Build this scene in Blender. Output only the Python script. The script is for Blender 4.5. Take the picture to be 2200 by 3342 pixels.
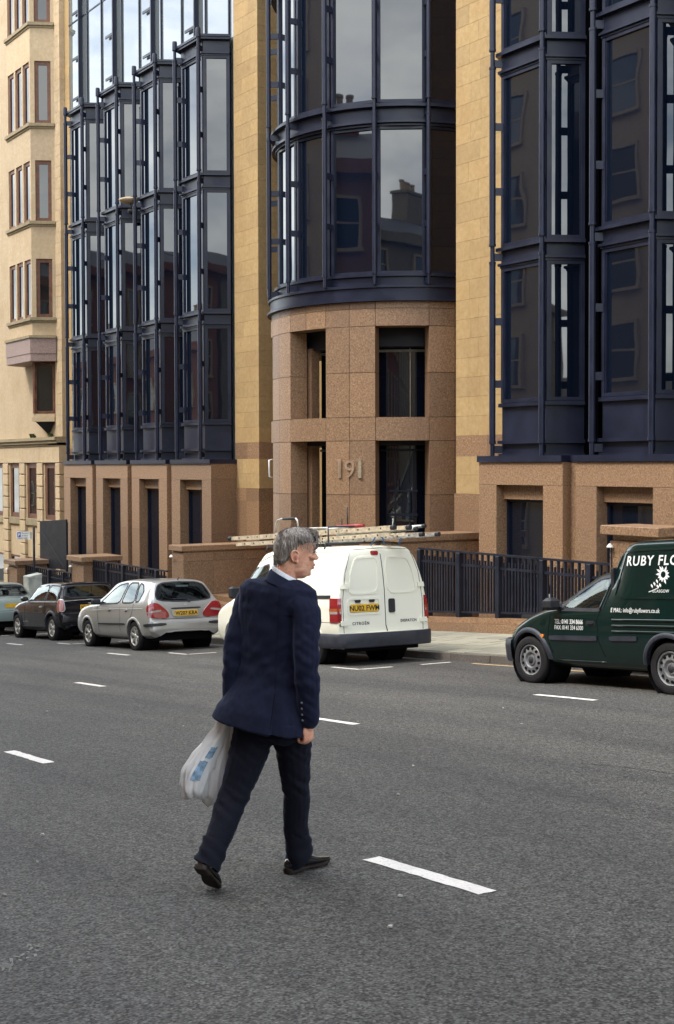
import bpy, bmesh, math, random
import numpy as np
from mathutils import Vector, Matrix, noise as mnoise
from mathutils.bvhtree import BVHTree

for o in list(bpy.data.objects):
    bpy.data.objects.remove(o, do_unlink=True)
scene = bpy.context.scene
COL = scene.collection
rnd = random.Random(7)

# ------------------------------------------------------------------ camera
YAW, PITCH, ROLL = 0.589580517, -0.0280922507, -0.00272964977
cam_d = bpy.data.cameras.new('camera')
cam = bpy.data.objects.new('camera', cam_d)
COL.objects.link(cam)
scene.camera = cam
_F = Vector((-math.cos(YAW) * math.cos(PITCH), math.sin(YAW) * math.cos(PITCH), math.sin(PITCH)))
_r = _F.cross(Vector((0, 0, 1))).normalized()
_u = _r.cross(_F)
_c, _q = math.cos(ROLL), math.sin(ROLL)
_R = _c * _r + _q * _u
_U = -_q * _r + _c * _u
cam.matrix_world = Matrix(((_R.x, _U.x, -_F.x, 0), (_R.y, _U.y, -_F.y, 0), (_R.z, _U.z, -_F.z, 1.60), (0, 0, 0, 1)))
cam_d.sensor_fit = 'VERTICAL'
cam_d.sensor_height = 36.0
cam_d.lens = 4248.06 / 3342 * 36.0
cam_d.shift_x = (1100 - 1102) / 3342
cam_d.shift_y = (1638 - 1671) / 3342
cam_d.clip_start = 0.1
cam_d.clip_end = 2000
scene.render.resolution_x, scene.render.resolution_y = 674, 1024

# ------------------------------------------------------------------ light
SUN_EL, SUN_AZ = math.radians(52), math.atan2(-0.97, -0.20)   # direction towards the sun in the XY plane (angle of vector)
SUN_DIR = Vector((math.cos(SUN_EL) * math.cos(SUN_AZ), math.cos(SUN_EL) * math.sin(SUN_AZ), math.sin(SUN_EL)))
world = bpy.data.worlds.new('World')
scene.world = world
world.use_nodes = True
wt = world.node_tree
wt.nodes.clear()
w_out = wt.nodes.new('ShaderNodeOutputWorld')
w_bg = wt.nodes.new('ShaderNodeBackground')
w_sky = wt.nodes.new('ShaderNodeTexSky')
w_sky.sky_type = 'NISHITA'
w_sky.sun_disc = False
w_sky.sun_elevation = SUN_EL
w_sky.sun_rotation = math.atan2(SUN_DIR.x, SUN_DIR.y)
w_sky.air_density = 1.0
w_sky.dust_density = 2.0
w_tc = wt.nodes.new('ShaderNodeTexCoord')
w_map = wt.nodes.new('ShaderNodeMapping')
w_map.inputs['Scale'].default_value = (1.0, 1.0, 2.4)
w_n = wt.nodes.new('ShaderNodeTexNoise')
w_n.inputs['Scale'].default_value = 2.1
w_n.inputs['Detail'].default_value = 6
w_n.inputs['Roughness'].default_value = 0.6
w_r = wt.nodes.new('ShaderNodeValToRGB')
w_r.color_ramp.elements[0].position = 0.40
w_r.color_ramp.elements[1].position = 0.63
w_mx = wt.nodes.new('ShaderNodeMix')
w_mx.data_type = 'RGBA'
w_mx.inputs['B'].default_value = (11.5, 11.9, 11.7, 1)      # cloud cover, about as bright as the milky sky
w_bg.inputs['Strength'].default_value = 0.15
L = wt.links.new
L(w_tc.outputs['Generated'], w_map.inputs['Vector'])
L(w_map.outputs['Vector'], w_n.inputs['Vector'])
L(w_n.outputs['Fac'], w_r.inputs['Fac'])
L(w_r.outputs['Color'], w_mx.inputs['Factor'])
L(w_sky.outputs['Color'], w_mx.inputs['A'])
L(w_mx.outputs['Result'], w_bg.inputs['Color'])
L(w_bg.outputs['Background'], w_out.inputs['Surface'])

sun_d = bpy.data.lights.new('sun', 'SUN')
sun_d.energy = 1.0
sun_d.angle = math.radians(12)
sun_d.color = (1.0, 0.95, 0.87)
sun = bpy.data.objects.new('sun', sun_d)
COL.objects.link(sun)
sun.rotation_euler = (-SUN_DIR).to_track_quat('-Z', 'Y').to_euler()
sun.location = SUN_DIR * 60

vs = scene.view_settings
vs.view_transform = 'Standard'
vs.look = 'None'
vs.exposure = 1.52
vs.gamma = 1.0
vs.use_curve_mapping = False

# ------------------------------------------------------------------ materials
MATS = {}
def nodes(name):
    m = bpy.data.materials.new(name)
    m.use_nodes = True
    t = m.node_tree
    b = t.nodes['Principled BSDF']
    MATS[name] = m
    return m, t, b
def add(t, kind, **kw):
    n = t.nodes.new(kind)
    for k, v in kw.items():
        if k in n.inputs.keys():
            n.inputs[k].default_value = v
        else:
            setattr(n, k, v)
    return n
def ramp(t, stops, fac, interp='LINEAR'):
    r = t.nodes.new('ShaderNodeValToRGB')
    e = r.color_ramp
    e.interpolation = interp
    while len(e.elements) < len(stops):
        e.elements.new(0.5)
    for el, (p, c) in zip(e.elements, stops):
        el.position = p
        el.color = tuple(c) + (1,) if len(c) == 3 else c
    t.links.new(fac, r.inputs['Fac'])
    return r
def mix(t, a, b, fac, mode='MIX'):
    m = t.nodes.new('ShaderNodeMix')
    m.data_type = 'RGBA'
    m.blend_type = mode
    for s, v in (('A', a), ('B', b), ('Factor', fac)):
        if isinstance(v, (int, float)):
            m.inputs[s].default_value = v
        elif isinstance(v, tuple):
            m.inputs[s].default_value = v + (1,) if len(v) == 3 else v
        else:
            t.links.new(v, m.inputs[s])
    return m.outputs['Result']
def bump(t, b, h, strength=0.3, dist=0.01):
    n = add(t, 'ShaderNodeBump', Strength=strength, Distance=dist)
    t.links.new(h, n.inputs['Height'])
    t.links.new(n.outputs['Normal'], b.inputs['Normal'])
def coords(t, kind='Object', scale=None):
    c = t.nodes.new('ShaderNodeTexCoord')
    if scale is None:
        return c.outputs[kind]
    m = add(t, 'ShaderNodeMapping', Scale=scale)
    t.links.new(c.outputs[kind], m.inputs['Vector'])
    return m.outputs['Vector']
def noise(t, vec, scale, detail=3, rough=0.55):
    n = add(t, 'ShaderNodeTexNoise', Scale=scale, Detail=detail, Roughness=rough)
    t.links.new(vec, n.inputs['Vector'])
    return n.outputs['Fac']
def plain(name, col, rough=0.5, metal=0.0, spec=0.5, grime=0.12, gscale=6.0, coat=0.0, bumpy=0.0):
    m, t, b = nodes(name)
    v = coords(t)
    n = noise(t, v, gscale, 5, 0.65)
    dark = tuple(c * (1 - grime * 2) for c in col)
    lite = tuple(min(1, c * (1 + grime)) for c in col)
    r = ramp(t, [(0.3, dark), (0.62, lite)], n)
    t.links.new(r.outputs['Color'], b.inputs['Base Color'])
    rr = ramp(t, [(0.3, (rough * 0.8,) * 3), (0.7, (min(1, rough * 1.25),) * 3)], n)
    t.links.new(rr.outputs['Color'], b.inputs['Roughness'])
    b.inputs['Metallic'].default_value = metal
    b.inputs['Specular IOR Level'].default_value = spec
    b.inputs['Coat Weight'].default_value = coat
    b.inputs['Coat Roughness'].default_value = 0.03
    if bumpy:
        bump(t, b, noise(t, v, gscale * 12, 3), bumpy, 0.004)
    return m

def stone(name, stops, speck, scale, rough=0.75, blotch=None, rand=0.0, bstr=0.25, spec=0.3, streak=0.0):
    m, t, b = nodes(name)
    v = coords(t)
    big = noise(t, v, 0.9, 5, 0.6)
    fine = noise(t, v, scale, 4, 0.75)
    c = ramp(t, stops, fine).outputs['Color']
    if speck:
        vo = add(t, 'ShaderNodeTexVoronoi', Scale=scale * 1.3)
        t.links.new(v, vo.inputs['Vector'])
        sp = ramp(t, [(0.0, (1, 1, 1)), (speck[1], (1, 1, 1)), (speck[1] + 0.12, (0, 0, 0))], vo.outputs['Distance'])
        sel = noise(t, v, scale * 0.6, 2)
        f = ramp(t, [(0.5, (0, 0, 0)), (0.62, (1, 1, 1))], sel)
        c = mix(t, c, speck[0], mix(t, (0, 0, 0), sp.outputs['Color'], f.outputs['Color']))
    if blotch:
        c = mix(t, c, blotch, ramp(t, [(0.48, (0, 0, 0)), (0.75, (0.55, 0.55, 0.55))], big).outputs['Color'])
    if streak:
        sv = coords(t, 'Object', (5.0, 5.0, 0.35))
        sn = noise(t, sv, 1.0, 5, 0.6)
        c = mix(t, c, tuple(x * 0.45 for x in stops[0][1]), ramp(t, [(0.52, (0, 0, 0)), (0.78, (streak,) * 3)], sn).outputs['Color'])
    if rand:
        oi = t.nodes.new('ShaderNodeObjectInfo')
        rr = ramp(t, [(0, (1 - rand,) * 3), (1, (1 + rand * 0.4, 1 + rand * 0.3, 1))], oi.outputs['Random'])
        c = mix(t, c, rr.outputs['Color'], 1.0, 'MULTIPLY')
    t.links.new(c, b.inputs['Base Color'])
    b.inputs['Roughness'].default_value = rough
    b.inputs['Specular IOR Level'].default_value = spec
    bump(t, b, fine, bstr, 0.006)
    return m

stone('sandstone', [(0.3, (0.34, 0.228, 0.103)), (0.7, (0.445, 0.312, 0.155))], None, 9.0, 0.85, blotch=(0.33, 0.205, 0.085), rand=0.10, bstr=0.2, streak=0.12)
stone('pale_sandstone', [(0.3, (0.43, 0.325, 0.20)), (0.7, (0.54, 0.425, 0.285))], None, 8.0, 0.85, blotch=(0.38, 0.27, 0.15), rand=0.12, bstr=0.2, streak=0.2)
stone('weathered_stone', [(0.3, (0.20, 0.17, 0.11)), (0.7, (0.36, 0.28, 0.17))], None, 12.0, 0.9, blotch=(0.12, 0.12, 0.07), bstr=0.3)
stone('granite', [(0.30, (0.115, 0.066, 0.040)), (0.5, (0.25, 0.150, 0.086)), (0.70, (0.39, 0.262, 0.160))], ((0.07, 0.043, 0.036), 0.22), 26.0, 0.5, blotch=(0.235, 0.138, 0.088), rand=0.2, bstr=0.1, spec=0.4)
stone('pink_granite', [(0.28, (0.15, 0.10, 0.085)), (0.5, (0.27, 0.19, 0.165)), (0.74, (0.36, 0.27, 0.23))], ((0.06, 0.05, 0.05), 0.2), 22.0, 0.6, blotch=(0.2, 0.15, 0.13), bstr=0.1)
stone('red_sandstone', [(0.3, (0.21, 0.085, 0.05)), (0.7, (0.30, 0.13, 0.08))], None, 6.0, 0.9, blotch=(0.14, 0.06, 0.045), rand=0.05)
stone('grey_sandstone', [(0.3, (0.18, 0.15, 0.11)), (0.7, (0.30, 0.25, 0.18))], None, 6.0, 0.9, blotch=(0.12, 0.10, 0.08), rand=0.05)
stone('slate', [(0.3, (0.05, 0.05, 0.055)), (0.7, (0.10, 0.10, 0.105))], None, 14.0, 0.6)
stone('paving', [(0.3, (0.20, 0.19, 0.15)), (0.7, (0.33, 0.31, 0.25))], ((0.12, 0.11, 0.10), 0.12), 60.0, 0.9, blotch=(0.20, 0.19, 0.15), rand=0.22, bstr=0.3)
stone('kerb_granite', [(0.3, (0.09, 0.08, 0.075)), (0.7, (0.20, 0.18, 0.165))], ((0.05, 0.04, 0.04), 0.2), 45.0, 0.85, blotch=(0.10, 0.085, 0.06), rand=0.3, bstr=0.4)
plain('navy_metal', (0.0105, 0.0135, 0.0300), 0.38, 0.0, 0.35, 0.16, 2.0)
plain('navy_fence', (0.009, 0.011, 0.021), 0.45, 0.0, 0.4, 0.2, 3.0)
plain('black_panel', (0.012, 0.012, 0.016), 0.6, 0.0, 0.3, 0.15, 3.0)
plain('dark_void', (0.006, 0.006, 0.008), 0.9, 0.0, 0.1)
plain('brown_timber', (0.13, 0.055, 0.03), 0.55, 0, 0.4, 0.25, 5.0)
plain('mortar', (0.33, 0.23, 0.11), 0.95, 0, 0.2)
plain('steel_bronze', (0.45, 0.32, 0.22), 0.35, 0.45, 0.5)
plain('steel_bronze_lit', (0.78, 0.68, 0.50), 0.22, 0.7, 0.5)  # paler numeral metal, with a bright reflection put into its colour
plain('soil', (0.06, 0.055, 0.05), 0.95, 0, 0.2)
plain('moss', (0.05, 0.065, 0.02), 0.95, 0, 0.2, 0.4, 20.0)
plain('white_plastic', (0.75, 0.75, 0.72), 0.4)
plain('grey_cabinet', (0.36, 0.38, 0.35), 0.55, 0, 0.4, 0.18, 3.0)

def facade_glass(name, base, ior, wav=0.6):
    m, t, b = nodes(name)
    b.inputs['Base Color'].default_value = base + (1,)
    b.inputs['Roughness'].default_value = 0.015
    b.inputs['IOR'].default_value = ior
    v = coords(t)
    bump(t, b, noise(t, v, wav, 1, 0.4), 0.05, 0.05)
    return m
facade_glass('curtain_glass', (0.004, 0.007, 0.015), 1.72, 0.9)
facade_glass('house_glass', (0.012, 0.013, 0.014), 1.62, 0.8)
facade_glass('pale_glass', (0.10, 0.115, 0.12), 2.6, 0.7)

def asphalt():
    m, t, b = nodes('asphalt')
    v = coords(t)
    vo = add(t, 'ShaderNodeTexVoronoi', Scale=80.0)
    vo.inputs['Randomness'].default_value = 1.0
    t.links.new(v, vo.inputs['Vector'])
    bw = add(t, 'ShaderNodeSeparateColor')
    t.links.new(vo.outputs['Color'], bw.inputs['Color'])
    c = ramp(t, [(0.0, (0.022, 0.018, 0.019)), (0.24, (0.034, 0.029, 0.028)), (0.38, (0.085, 0.083, 0.077)), (0.7, (0.106, 0.104, 0.096)), (1.0, (0.148, 0.145, 0.133))], bw.outputs['Red']).outputs['Color']
    gap = ramp(t, [(0.40, (0, 0, 0)), (0.75, (1, 1, 1))], vo.outputs['Distance'])
    c = mix(t, c, (0.055, 0.050, 0.046), gap.outputs['Color'])
    mid = noise(t, v, 24.0, 3, 0.7)
    c = mix(t, c, mix(t, c, (0.6, 0.6, 0.6), 1.0, 'MULTIPLY'), ramp(t, [(0.46, (0, 0, 0)), (0.62, (1, 1, 1))], mid).outputs['Color'])
    big = noise(t, coords(t, 'Object', (0.35, 1.1, 1)), 0.8, 6, 0.62)
    c = mix(t, c, mix(t, c, (1.34, 1.33, 1.27), 1.0, 'MULTIPLY'), ramp(t, [(0.42, (0, 0, 0)), (0.68, (1, 1, 1))], big).outputs['Color'])
    # wheel tracks polished paler and oil-darkened strips, along the street
    tv = coords(t, 'Object', (0.02, 1.0, 1))
    tr = noise(t, tv, 1.3, 2, 0.5)
    c = mix(t, c, mix(t, c, (0.70, 0.70, 0.73), 1.0, 'MULTIPLY'), ramp(t, [(0.5, (0, 0, 0)), (0.66, (0.8, 0.8, 0.8))], tr).outputs['Color'])
    t.links.new(c, b.inputs['Base Color'])
    b.inputs['Roughness'].default_value = 0.8
    b.inputs['Specular IOR Level'].default_value = 0.35
    inv = add(t, 'ShaderNodeMath', operation='SUBTRACT')
    inv.inputs[0].default_value = 1.0
    t.links.new(vo.outputs['Distance'], inv.inputs[1])
    bump(t, b, inv.outputs[0], 0.7, 0.008)
asphalt()
def road_paint(name, col):
    m, t, b = nodes(name)
    v = coords(t)
    f = noise(t, v, 55.0, 4, 0.75)
    big = noise(t, v, 4.0, 3)
    c = ramp(t, [(0.30, tuple(x * 0.22 for x in col)), (0.42, tuple(x * 0.85 for x in col)), (0.7, col)], f).outputs['Color']
    c = mix(t, c, tuple(x * 0.62 for x in col), ramp(t, [(0.5, (0, 0, 0)), (0.75, (0.6, 0.6, 0.6))], big).outputs['Color'])
    t.links.new(c, b.inputs['Base Color'])
    b.inputs['Roughness'].default_value = 0.7
    bump(t, b, f, 0.5, 0.006)
road_paint('white_paint', (0.80, 0.745, 0.69))
road_paint('yellow_paint', (0.70, 0.46, 0.20))

# ------------------------------------------------------------------ mesh helpers
SLOPE, CROSS = 0.0792, 0.023
KERB_Y = 13.55
def zroad(x, y):
    return SLOPE * x - CROSS * y
def zpath(x, y):
    return SLOPE * x - CROSS * KERB_Y + 0.12 + 0.02 * (y - KERB_Y)

def mk(name, verts, faces, mat, parent=None, smooth=False, loc=None):
    me = bpy.data.meshes.new(name)
    me.from_pydata([tuple(v) for v in verts], [], faces)
    me.update()
    if smooth:
        me.shade_smooth()
    o = bpy.data.objects.new(name, me)
    COL.objects.link(o)
    if mat:
        me.materials.append(MATS[mat] if isinstance(mat, str) else mat)
    if parent is not None:
        o.parent = parent
        if parent.get('abs'):
            o.location = -Vector(parent.location)
    if loc is not None:
        o.location = loc
    return o
def share(name, me, parent=None, loc=None):
    o = bpy.data.objects.new(name, me)
    COL.objects.link(o)
    if parent is not None:
        o.parent = parent
        if parent.get('abs'):
            o.location = -Vector(parent.location)
    if loc is not None:
        o.location = Vector(loc) + (o.location if parent is not None and parent.get('abs') else Vector((0, 0, 0)))
    return o
def tag(o, label, cat, group=None, kind=None):
    o['label'] = label
    if cat: o['category'] = cat
    if group: o['group'] = group
    if kind: o['kind'] = kind
    return o
def thing(name, label, cat, loc=(0, 0, 0), group=None):
    """Empty at the base of a thing whose parts are given in world coordinates."""
    o = bpy.data.objects.new(name, None)
    COL.objects.link(o)
    o.location = loc
    o.empty_display_size = 0.3
    o['abs'] = 1
    return tag(o, label, cat, group)

class B:
    def __init__(s):
        s.v, s.f = [], []
    def box(s, x0, x1, y0, y1, z0, z1):
        n = len(s.v)
        s.v += [(x0, y0, z0), (x1, y0, z0), (x1, y1, z0), (x0, y1, z0), (x0, y0, z1), (x1, y0, z1), (x1, y1, z1), (x0, y1, z1)]
        s.f += [tuple(n + i for i in q) for q in ((0, 3, 2, 1), (4, 5, 6, 7), (0, 1, 5, 4), (1, 2, 6, 5), (2, 3, 7, 6), (3, 0, 4, 7))]
        return s
    def cbox(s, x0, x1, y0, y1, z0, z1, c):
        """box with chamfered vertical/horizontal edges"""
        n = len(s.v)
        rings = [(z0, c), (z0 + c, 0), (z1 - c, 0), (z1, c)]
        for z, i in rings:
            a = i
            s.v += [(x0 + a + c * 0.6, y0 + a, z), (x1 - a - c * 0.6, y0 + a, z), (x1 - a, y0 + a + c * 0.6, z), (x1 - a, y1 - a - c * 0.6, z),
                    (x1 - a - c * 0.6, y1 - a, z), (x0 + a + c * 0.6, y1 - a, z), (x0 + a, y1 - a - c * 0.6, z), (x0 + a, y0 + a + c * 0.6, z)]
        for k in range(3):
            for i in range(8):
                j = (i + 1) % 8
                s.f.append((n + k * 8 + i, n + k * 8 + j, n + k * 8 + 8 + j, n + k * 8 + 8 + i))
        s.f.append(tuple(n + i for i in range(7, -1, -1)))
        s.f.append(tuple(n + 24 + i for i in range(8)))
        return s
    def hexa(s, p):
        n = len(s.v)
        s.v += [tuple(q) for q in p]
        s.f += [tuple(n + i for i in q) for q in ((0, 3, 2, 1), (4, 5, 6, 7), (0, 1, 5, 4), (1, 2, 6, 5), (2, 3, 7, 6), (3, 0, 4, 7))]
        return s
    def prism(s, poly, z0, z1):
        n, k = len(s.v), len(poly)
        s.v += [(x, y, z0) for x, y in poly] + [(x, y, z1) for x, y in poly]
        s.f.append(tuple(n + i for i in range(k - 1, -1, -1)))
        s.f.append(tuple(n + k + i for i in range(k)))
        for i in range(k):
            j = (i + 1) % k
            s.f.append((n + i, n + j, n + k + j, n + k + i))
        return s
    def plate(s, a, b, t, z0, z1, out=0.0):
        """upright slab from plan point a to b; t thick behind the line, pushed out by out on its right-hand side"""
        a, b = Vector(a), Vector(b)
        d = (b - a).normalized()
        nrm = Vector((d.y, -d.x))
        p = [a + nrm * out, b + nrm * out, b + nrm * (out - t), a + nrm * (out - t)]
        return s.prism([(q.x, q.y) for q in p], z0, z1)
    def tube(s, pts, rad, seg=10, caps=True):
        pts = [Vector(p) for p in pts]
        if not hasattr(rad, '__len__'):
            rad = [rad] * len(pts)
        n0 = len(s.v)
        ref = None
        for i, p in enumerate(pts):
            d = (pts[min(i + 1, len(pts) - 1)] - pts[max(i - 1, 0)])
            if d.length < 1e-9: d = Vector((0, 0, 1))
            d.normalize()
            if ref is None:
                ref = d.orthogonal().normalized()
            else:
                ref = (ref - d * ref.dot(d)).normalized()
            w = d.cross(ref)
            for k in range(seg):
                a = 2 * math.pi * k / seg
                s.v.append(tuple(p + (ref * math.cos(a) + w * math.sin(a)) * rad[i]))
        for i in range(len(pts) - 1):
            for k in range(seg):
                j = (k + 1) % seg
                s.f.append((n0 + i * seg + k, n0 + i * seg + j, n0 + (i + 1) * seg + j, n0 + (i + 1) * seg + k))
        if caps:
            s.f.append(tuple(n0 + k for k in range(seg - 1, -1, -1)))
            m = n0 + (len(pts) - 1) * seg
            s.f.append(tuple(m + k for k in range(seg)))
        return s
    def lathe(s, prof, c=(0, 0, 0), axis='z', seg=24, caps=False):
        """prof: list of (radius, height)"""
        n0 = len(s.v)
        for r, h in prof:
            for k in range(seg):
                a = 2 * math.pi * k / seg
                x, y = r * math.cos(a), r * math.sin(a)
                p = {'z': (x, y, h), 'y': (x, h, y), 'x': (h, x, y)}[axis]
                s.v.append((p[0] + c[0], p[1] + c[1], p[2] + c[2]))
        for i in range(len(prof) - 1):
            for k in range(seg):
                j = (k + 1) % seg
                s.f.append((n0 + i * seg + k, n0 + i * seg + j, n0 + (i + 1) * seg + j, n0 + (i + 1) * seg + k))
        if caps:
            s.f.append(tuple(n0 + k for k in range(seg - 1, -1, -1)))
            m = n0 + (len(prof) - 1) * seg
            s.f.append(tuple(m + k for k in range(seg)))
        return s
    def build(s, name, mat, parent=None, smooth=False, loc=None):
        return mk(name, s.v, s.f, mat, parent, smooth, loc)

def auto_smooth(o, deg=35):
    o.data.shade_smooth()
    bm = bmesh.new(); bm.from_mesh(o.data)
    bmesh.ops.recalc_face_normals(bm, faces=bm.faces[:])
    for e in bm.edges:
        if len(e.link_faces) == 2 and e.calc_face_angle(0) > math.radians(deg):
            e.smooth = False
    bm.to_mesh(o.data); bm.free()
    return o

def text_mesh(body, size, shear=0.0, bold=0.0, spacing=1.0, depth=0.002, align='LEFT'):
    """verts, faces of a line of lettering lying in XY, thickness along +Z"""
    cu = bpy.data.curves.new('lettering', 'FONT')
    cu.body, cu.size, cu.shear, cu.space_character = body, size, shear, spacing
    cu.align_x = align
    cu.offset = bold
    cu.extrude = depth
    cu.resolution_u = 3
    o = bpy.data.objects.new('lettering', cu)
    COL.objects.link(o)
    dg = bpy.context.evaluated_depsgraph_get()
    me = bpy.data.meshes.new_from_object(o.evaluated_get(dg))
    v = [tuple(p.co) for p in me.vertices]
    f = [tuple(p.vertices) for p in me.polygons]
    bpy.data.objects.remove(o, do_unlink=True)
    bpy.data.meshes.remove(me)
    bpy.data.curves.remove(cu)
    return v, f
def lettering(name, body, size, M, mat, parent, **kw):
    v, f = text_mesh(body, size, **kw)
    return mk(name, [M @ Vector(p) for p in v], f, mat, parent)
def frame_mat(origin, ex, ey):
    ex, ey = Vector(ex).normalized(), Vector(ey).normalized()
    ez = ex.cross(ey)
    o = Vector(origin)
    return Matrix(((ex.x, ey.x, ez.x, o.x), (ex.y, ey.y, ez.y, o.y), (ex.z, ey.z, ez.z, o.z), (0, 0, 0, 1)))
# ================================================================== ground, road, pavements
def sheet(name, x0, x1, y0, y1, zf, mat, nx=1, ny=1, dz=0.0, parent=None):
    v, f = [], []
    for j in range(ny + 1):
        for i in range(nx + 1):
            x, y = x0 + (x1 - x0) * i / nx, y0 + (y1 - y0) * j / ny
            v.append((x, y, zf(x, y) + dz))
    for j in range(ny):
        for i in range(nx):
            a = j * (nx + 1) + i
            f.append((a, a + 1, a + nx + 2, a + nx + 1))
    return mk(name, v, f, mat, parent)
ground = sheet('ground', -420, 420, -420, 420, zroad, 'soil', dz=-1.6)
tag(ground, 'bare ground beneath the street and buildings', 'ground', kind='structure')
road = sheet('road', -220, 120, -2.2, KERB_Y + 0.02, zroad, 'asphalt', 4, 2)
tag(road, 'coarse grey asphalt road running downhill along the street', 'road', kind='structure')

def marking(name, x0, x1, y0, y1, mat):
    v = [(x, y, zroad(x, y) + 0.004) for x, y in ((x0, y0), (x1, y0), (x1, y1), (x0, y1))]
    # ragged outline from worn edges
    def edge(a, b, n):
        return [(a[0] + (b[0] - a[0]) * t / n, a[1] + (b[1] - a[1]) * t / n) for t in range(n)]
    n = max(2, int(abs(x1 - x0) / 0.06)); m = max(2, int(abs(y1 - y0) / 0.03))
    pts = edge((x0, y0), (x1, y0), n) + edge((x1, y0), (x1, y1), m) + edge((x1, y1), (x0, y1), n) + edge((x0, y1), (x0, y0), m)
    pts = [(x + rnd.uniform(-.007, .007), y + rnd.uniform(-.006, .006)) for x, y in pts]
    return mk(name, [(x, y, zroad(x, y) + 0.004) for x, y in pts], [tuple(range(len(pts)))], mat, road)
for e in (-4.79, -10.52, -16.3, -22.1, -27.9, -33.7, 1.0):
    marking('lane_marking', e - 0.98, e, 4.02, 4.13, 'white_paint')
for e in (-10.8, -17.12, -23.2, -29.3, -35.4, -4.7):
    marking('lane_marking', e - 0.97, e, 7.40, 7.50, 'white_paint')
for e in (-10.64, -17.0, -23.24, -29.1, -35.3, -4.3):
    marking('lane_marking', e - 1.0, e, 10.60, 10.70, 'white_paint')
for x in (-16.62, -22.45, -28.3, -34.2):
    marking('bay_marking', x - 0.72, x + 0.05, 11.44, 11.52, 'white_paint')
    marking('bay_marking', x, x + 0.09, 11.53, 12.12, 'white_paint')
    marking('bay_marking', x + 0.02, x + 0.11, 12.68, 13.28, 'white_paint')
marking('yellow_line', -16.05, -11.9, 13.29, 13.36, 'yellow_paint')
marking('yellow_line', -11.8, 40, 13.29, 13.36, 'yellow_paint')
# hairline crack in the surface by the kerbside lane
ck = B()
px, py = -7.4, 7.25
for i in range(26):
    nx_, ny_ = px + 0.045, py + rnd.uniform(-.02, .024)
    n = len(ck.v)
    for (x, y, o) in ((px, py, -.004), (nx_, ny_, -.004), (nx_, ny_, .004), (px, py, .004)):
        ck.v.append((x, y + o, zroad(x, y) + 0.003))
    ck.f.append((n, n + 1, n + 2, n + 3))
    px, py = nx_, ny_
ck.build('crack', 'dark_void', road)

# faint chalky scuffs left on the surface
plain('chalk', (0.17, 0.165, 0.15), 0.9)
for k in range(34):
    t = k / 33
    cx = -5.35 + .55 * t + .05 * math.sin(t * 9); cy = 1.95 - .42 * t + .06 * math.sin(t * 14 + 1)
    for j in range(2):
        x, y = cx + rnd.uniform(-.03, .03), cy + rnd.uniform(-.03, .03)
        a, l, w = rnd.uniform(-.9, .3), rnd.uniform(.01, .03), rnd.uniform(.003, .008)
        ca, sa = math.cos(a), math.sin(a)
        q = [(x + ca * u - sa * v, y + sa * u + ca * v) for u, v in ((-l, -w), (l, -w * .6), (l * .8, w), (-l * .7, w))]
        mk('scuff', [(p, r, zroad(p, r) + .003) for p, r in q], [(0, 1, 2, 3)], 'chalk', road)

# far pavement: bed, kerb stones and slabs
pave = sheet('pavement', -220, 120, KERB_Y + 0.16, 18.0, zpath, 'paving', dz=-0.012)
tag(pave, 'grey slab pavement between the kerb and the railings', 'pavement', kind='structure')
def slab_hexa(b, x0, x1, y0, y1, zf, t, g=0.006, dz=0.0):
    c = 0.004
    bot = [(x, y, zf(x, y) - t) for x, y in ((x0 + g, y0 + g), (x1 - g, y0 + g), (x1 - g, y1 - g), (x0 + g, y1 - g))]
    top = [(x, y, zf(x, y) + dz) for x, y in ((x0 + g + c, y0 + g + c), (x1 - g - c, y0 + g + c), (x1 - g - c, y1 - g - c), (x0 + g + c, y1 - g - c))]
    return b.hexa(bot + top)
x = -50.0
while x < -6:
    l = rnd.uniform(0.82, 1.02)
    b = B(); dz = rnd.uniform(-.008, .006); sy = rnd.uniform(-.006, .006)
    slab_hexa(b, x, x + l, KERB_Y + sy, KERB_Y + 0.155, zpath, 0.2, 0.004, dz)
    b.build('kerb_stone', 'kerb_granite', pave)
    x += l
sheet('kerb_run', -220, -50, KERB_Y, KERB_Y + 0.16, zpath, 'kerb_granite', parent=pave)
bk = B().hexa([(-6, KERB_Y, zpath(-6, KERB_Y) - .2), (120, KERB_Y, zpath(120, KERB_Y) - .2), (120, KERB_Y + .155, zpath(120, KERB_Y) - .2), (-6, KERB_Y + .155, zpath(-6, KERB_Y) - .2),
               (-6, KERB_Y, zpath(-6, KERB_Y)), (120, KERB_Y, zpath(120, KERB_Y)), (120, KERB_Y + .155, zpath(120, KERB_Y)), (-6, KERB_Y + .155, zpath(-6, KERB_Y))])
bk.build('kerb_run', 'kerb_granite', pave)
row = 0
y = KERB_Y + 0.165
while y < 16.3:
    x = -31.0 + (0.3 if row % 2 else 0)
    while x < -12.4:
        b = B()
        slab_hexa(b, x, x + 0.62, y, y + 0.455, zpath, 0.03, 0.005, rnd.uniform(-.004, .004))
        b.build('slab', 'paving', pave)
        x += 0.62
    y += 0.455; row += 1
# near pavement behind the camera
pave2 = sheet('near_pavement', -220, 120, -5.0, -2.2, lambda x, y: zroad(x, y) + 0.12, 'paving')
tag(pave2, 'pavement on the opposite side of the street, reflected in the windows', 'pavement', kind='structure')
# ================================================================== the office building
OB = thing('office_building', 'modern office block of sandstone piers, brown granite base and navy steel glazed bays numbered 191', 'building', (-28.4, 21.0, zpath(-28.4, 17)))
def part(name, parent=None):
    o = bpy.data.objects.new(name, None); COL.objects.link(o)
    o.parent = parent or OB
    o.location = -Vector(OB.location)
    o.empty_display_size = 0.2
    return o

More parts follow.
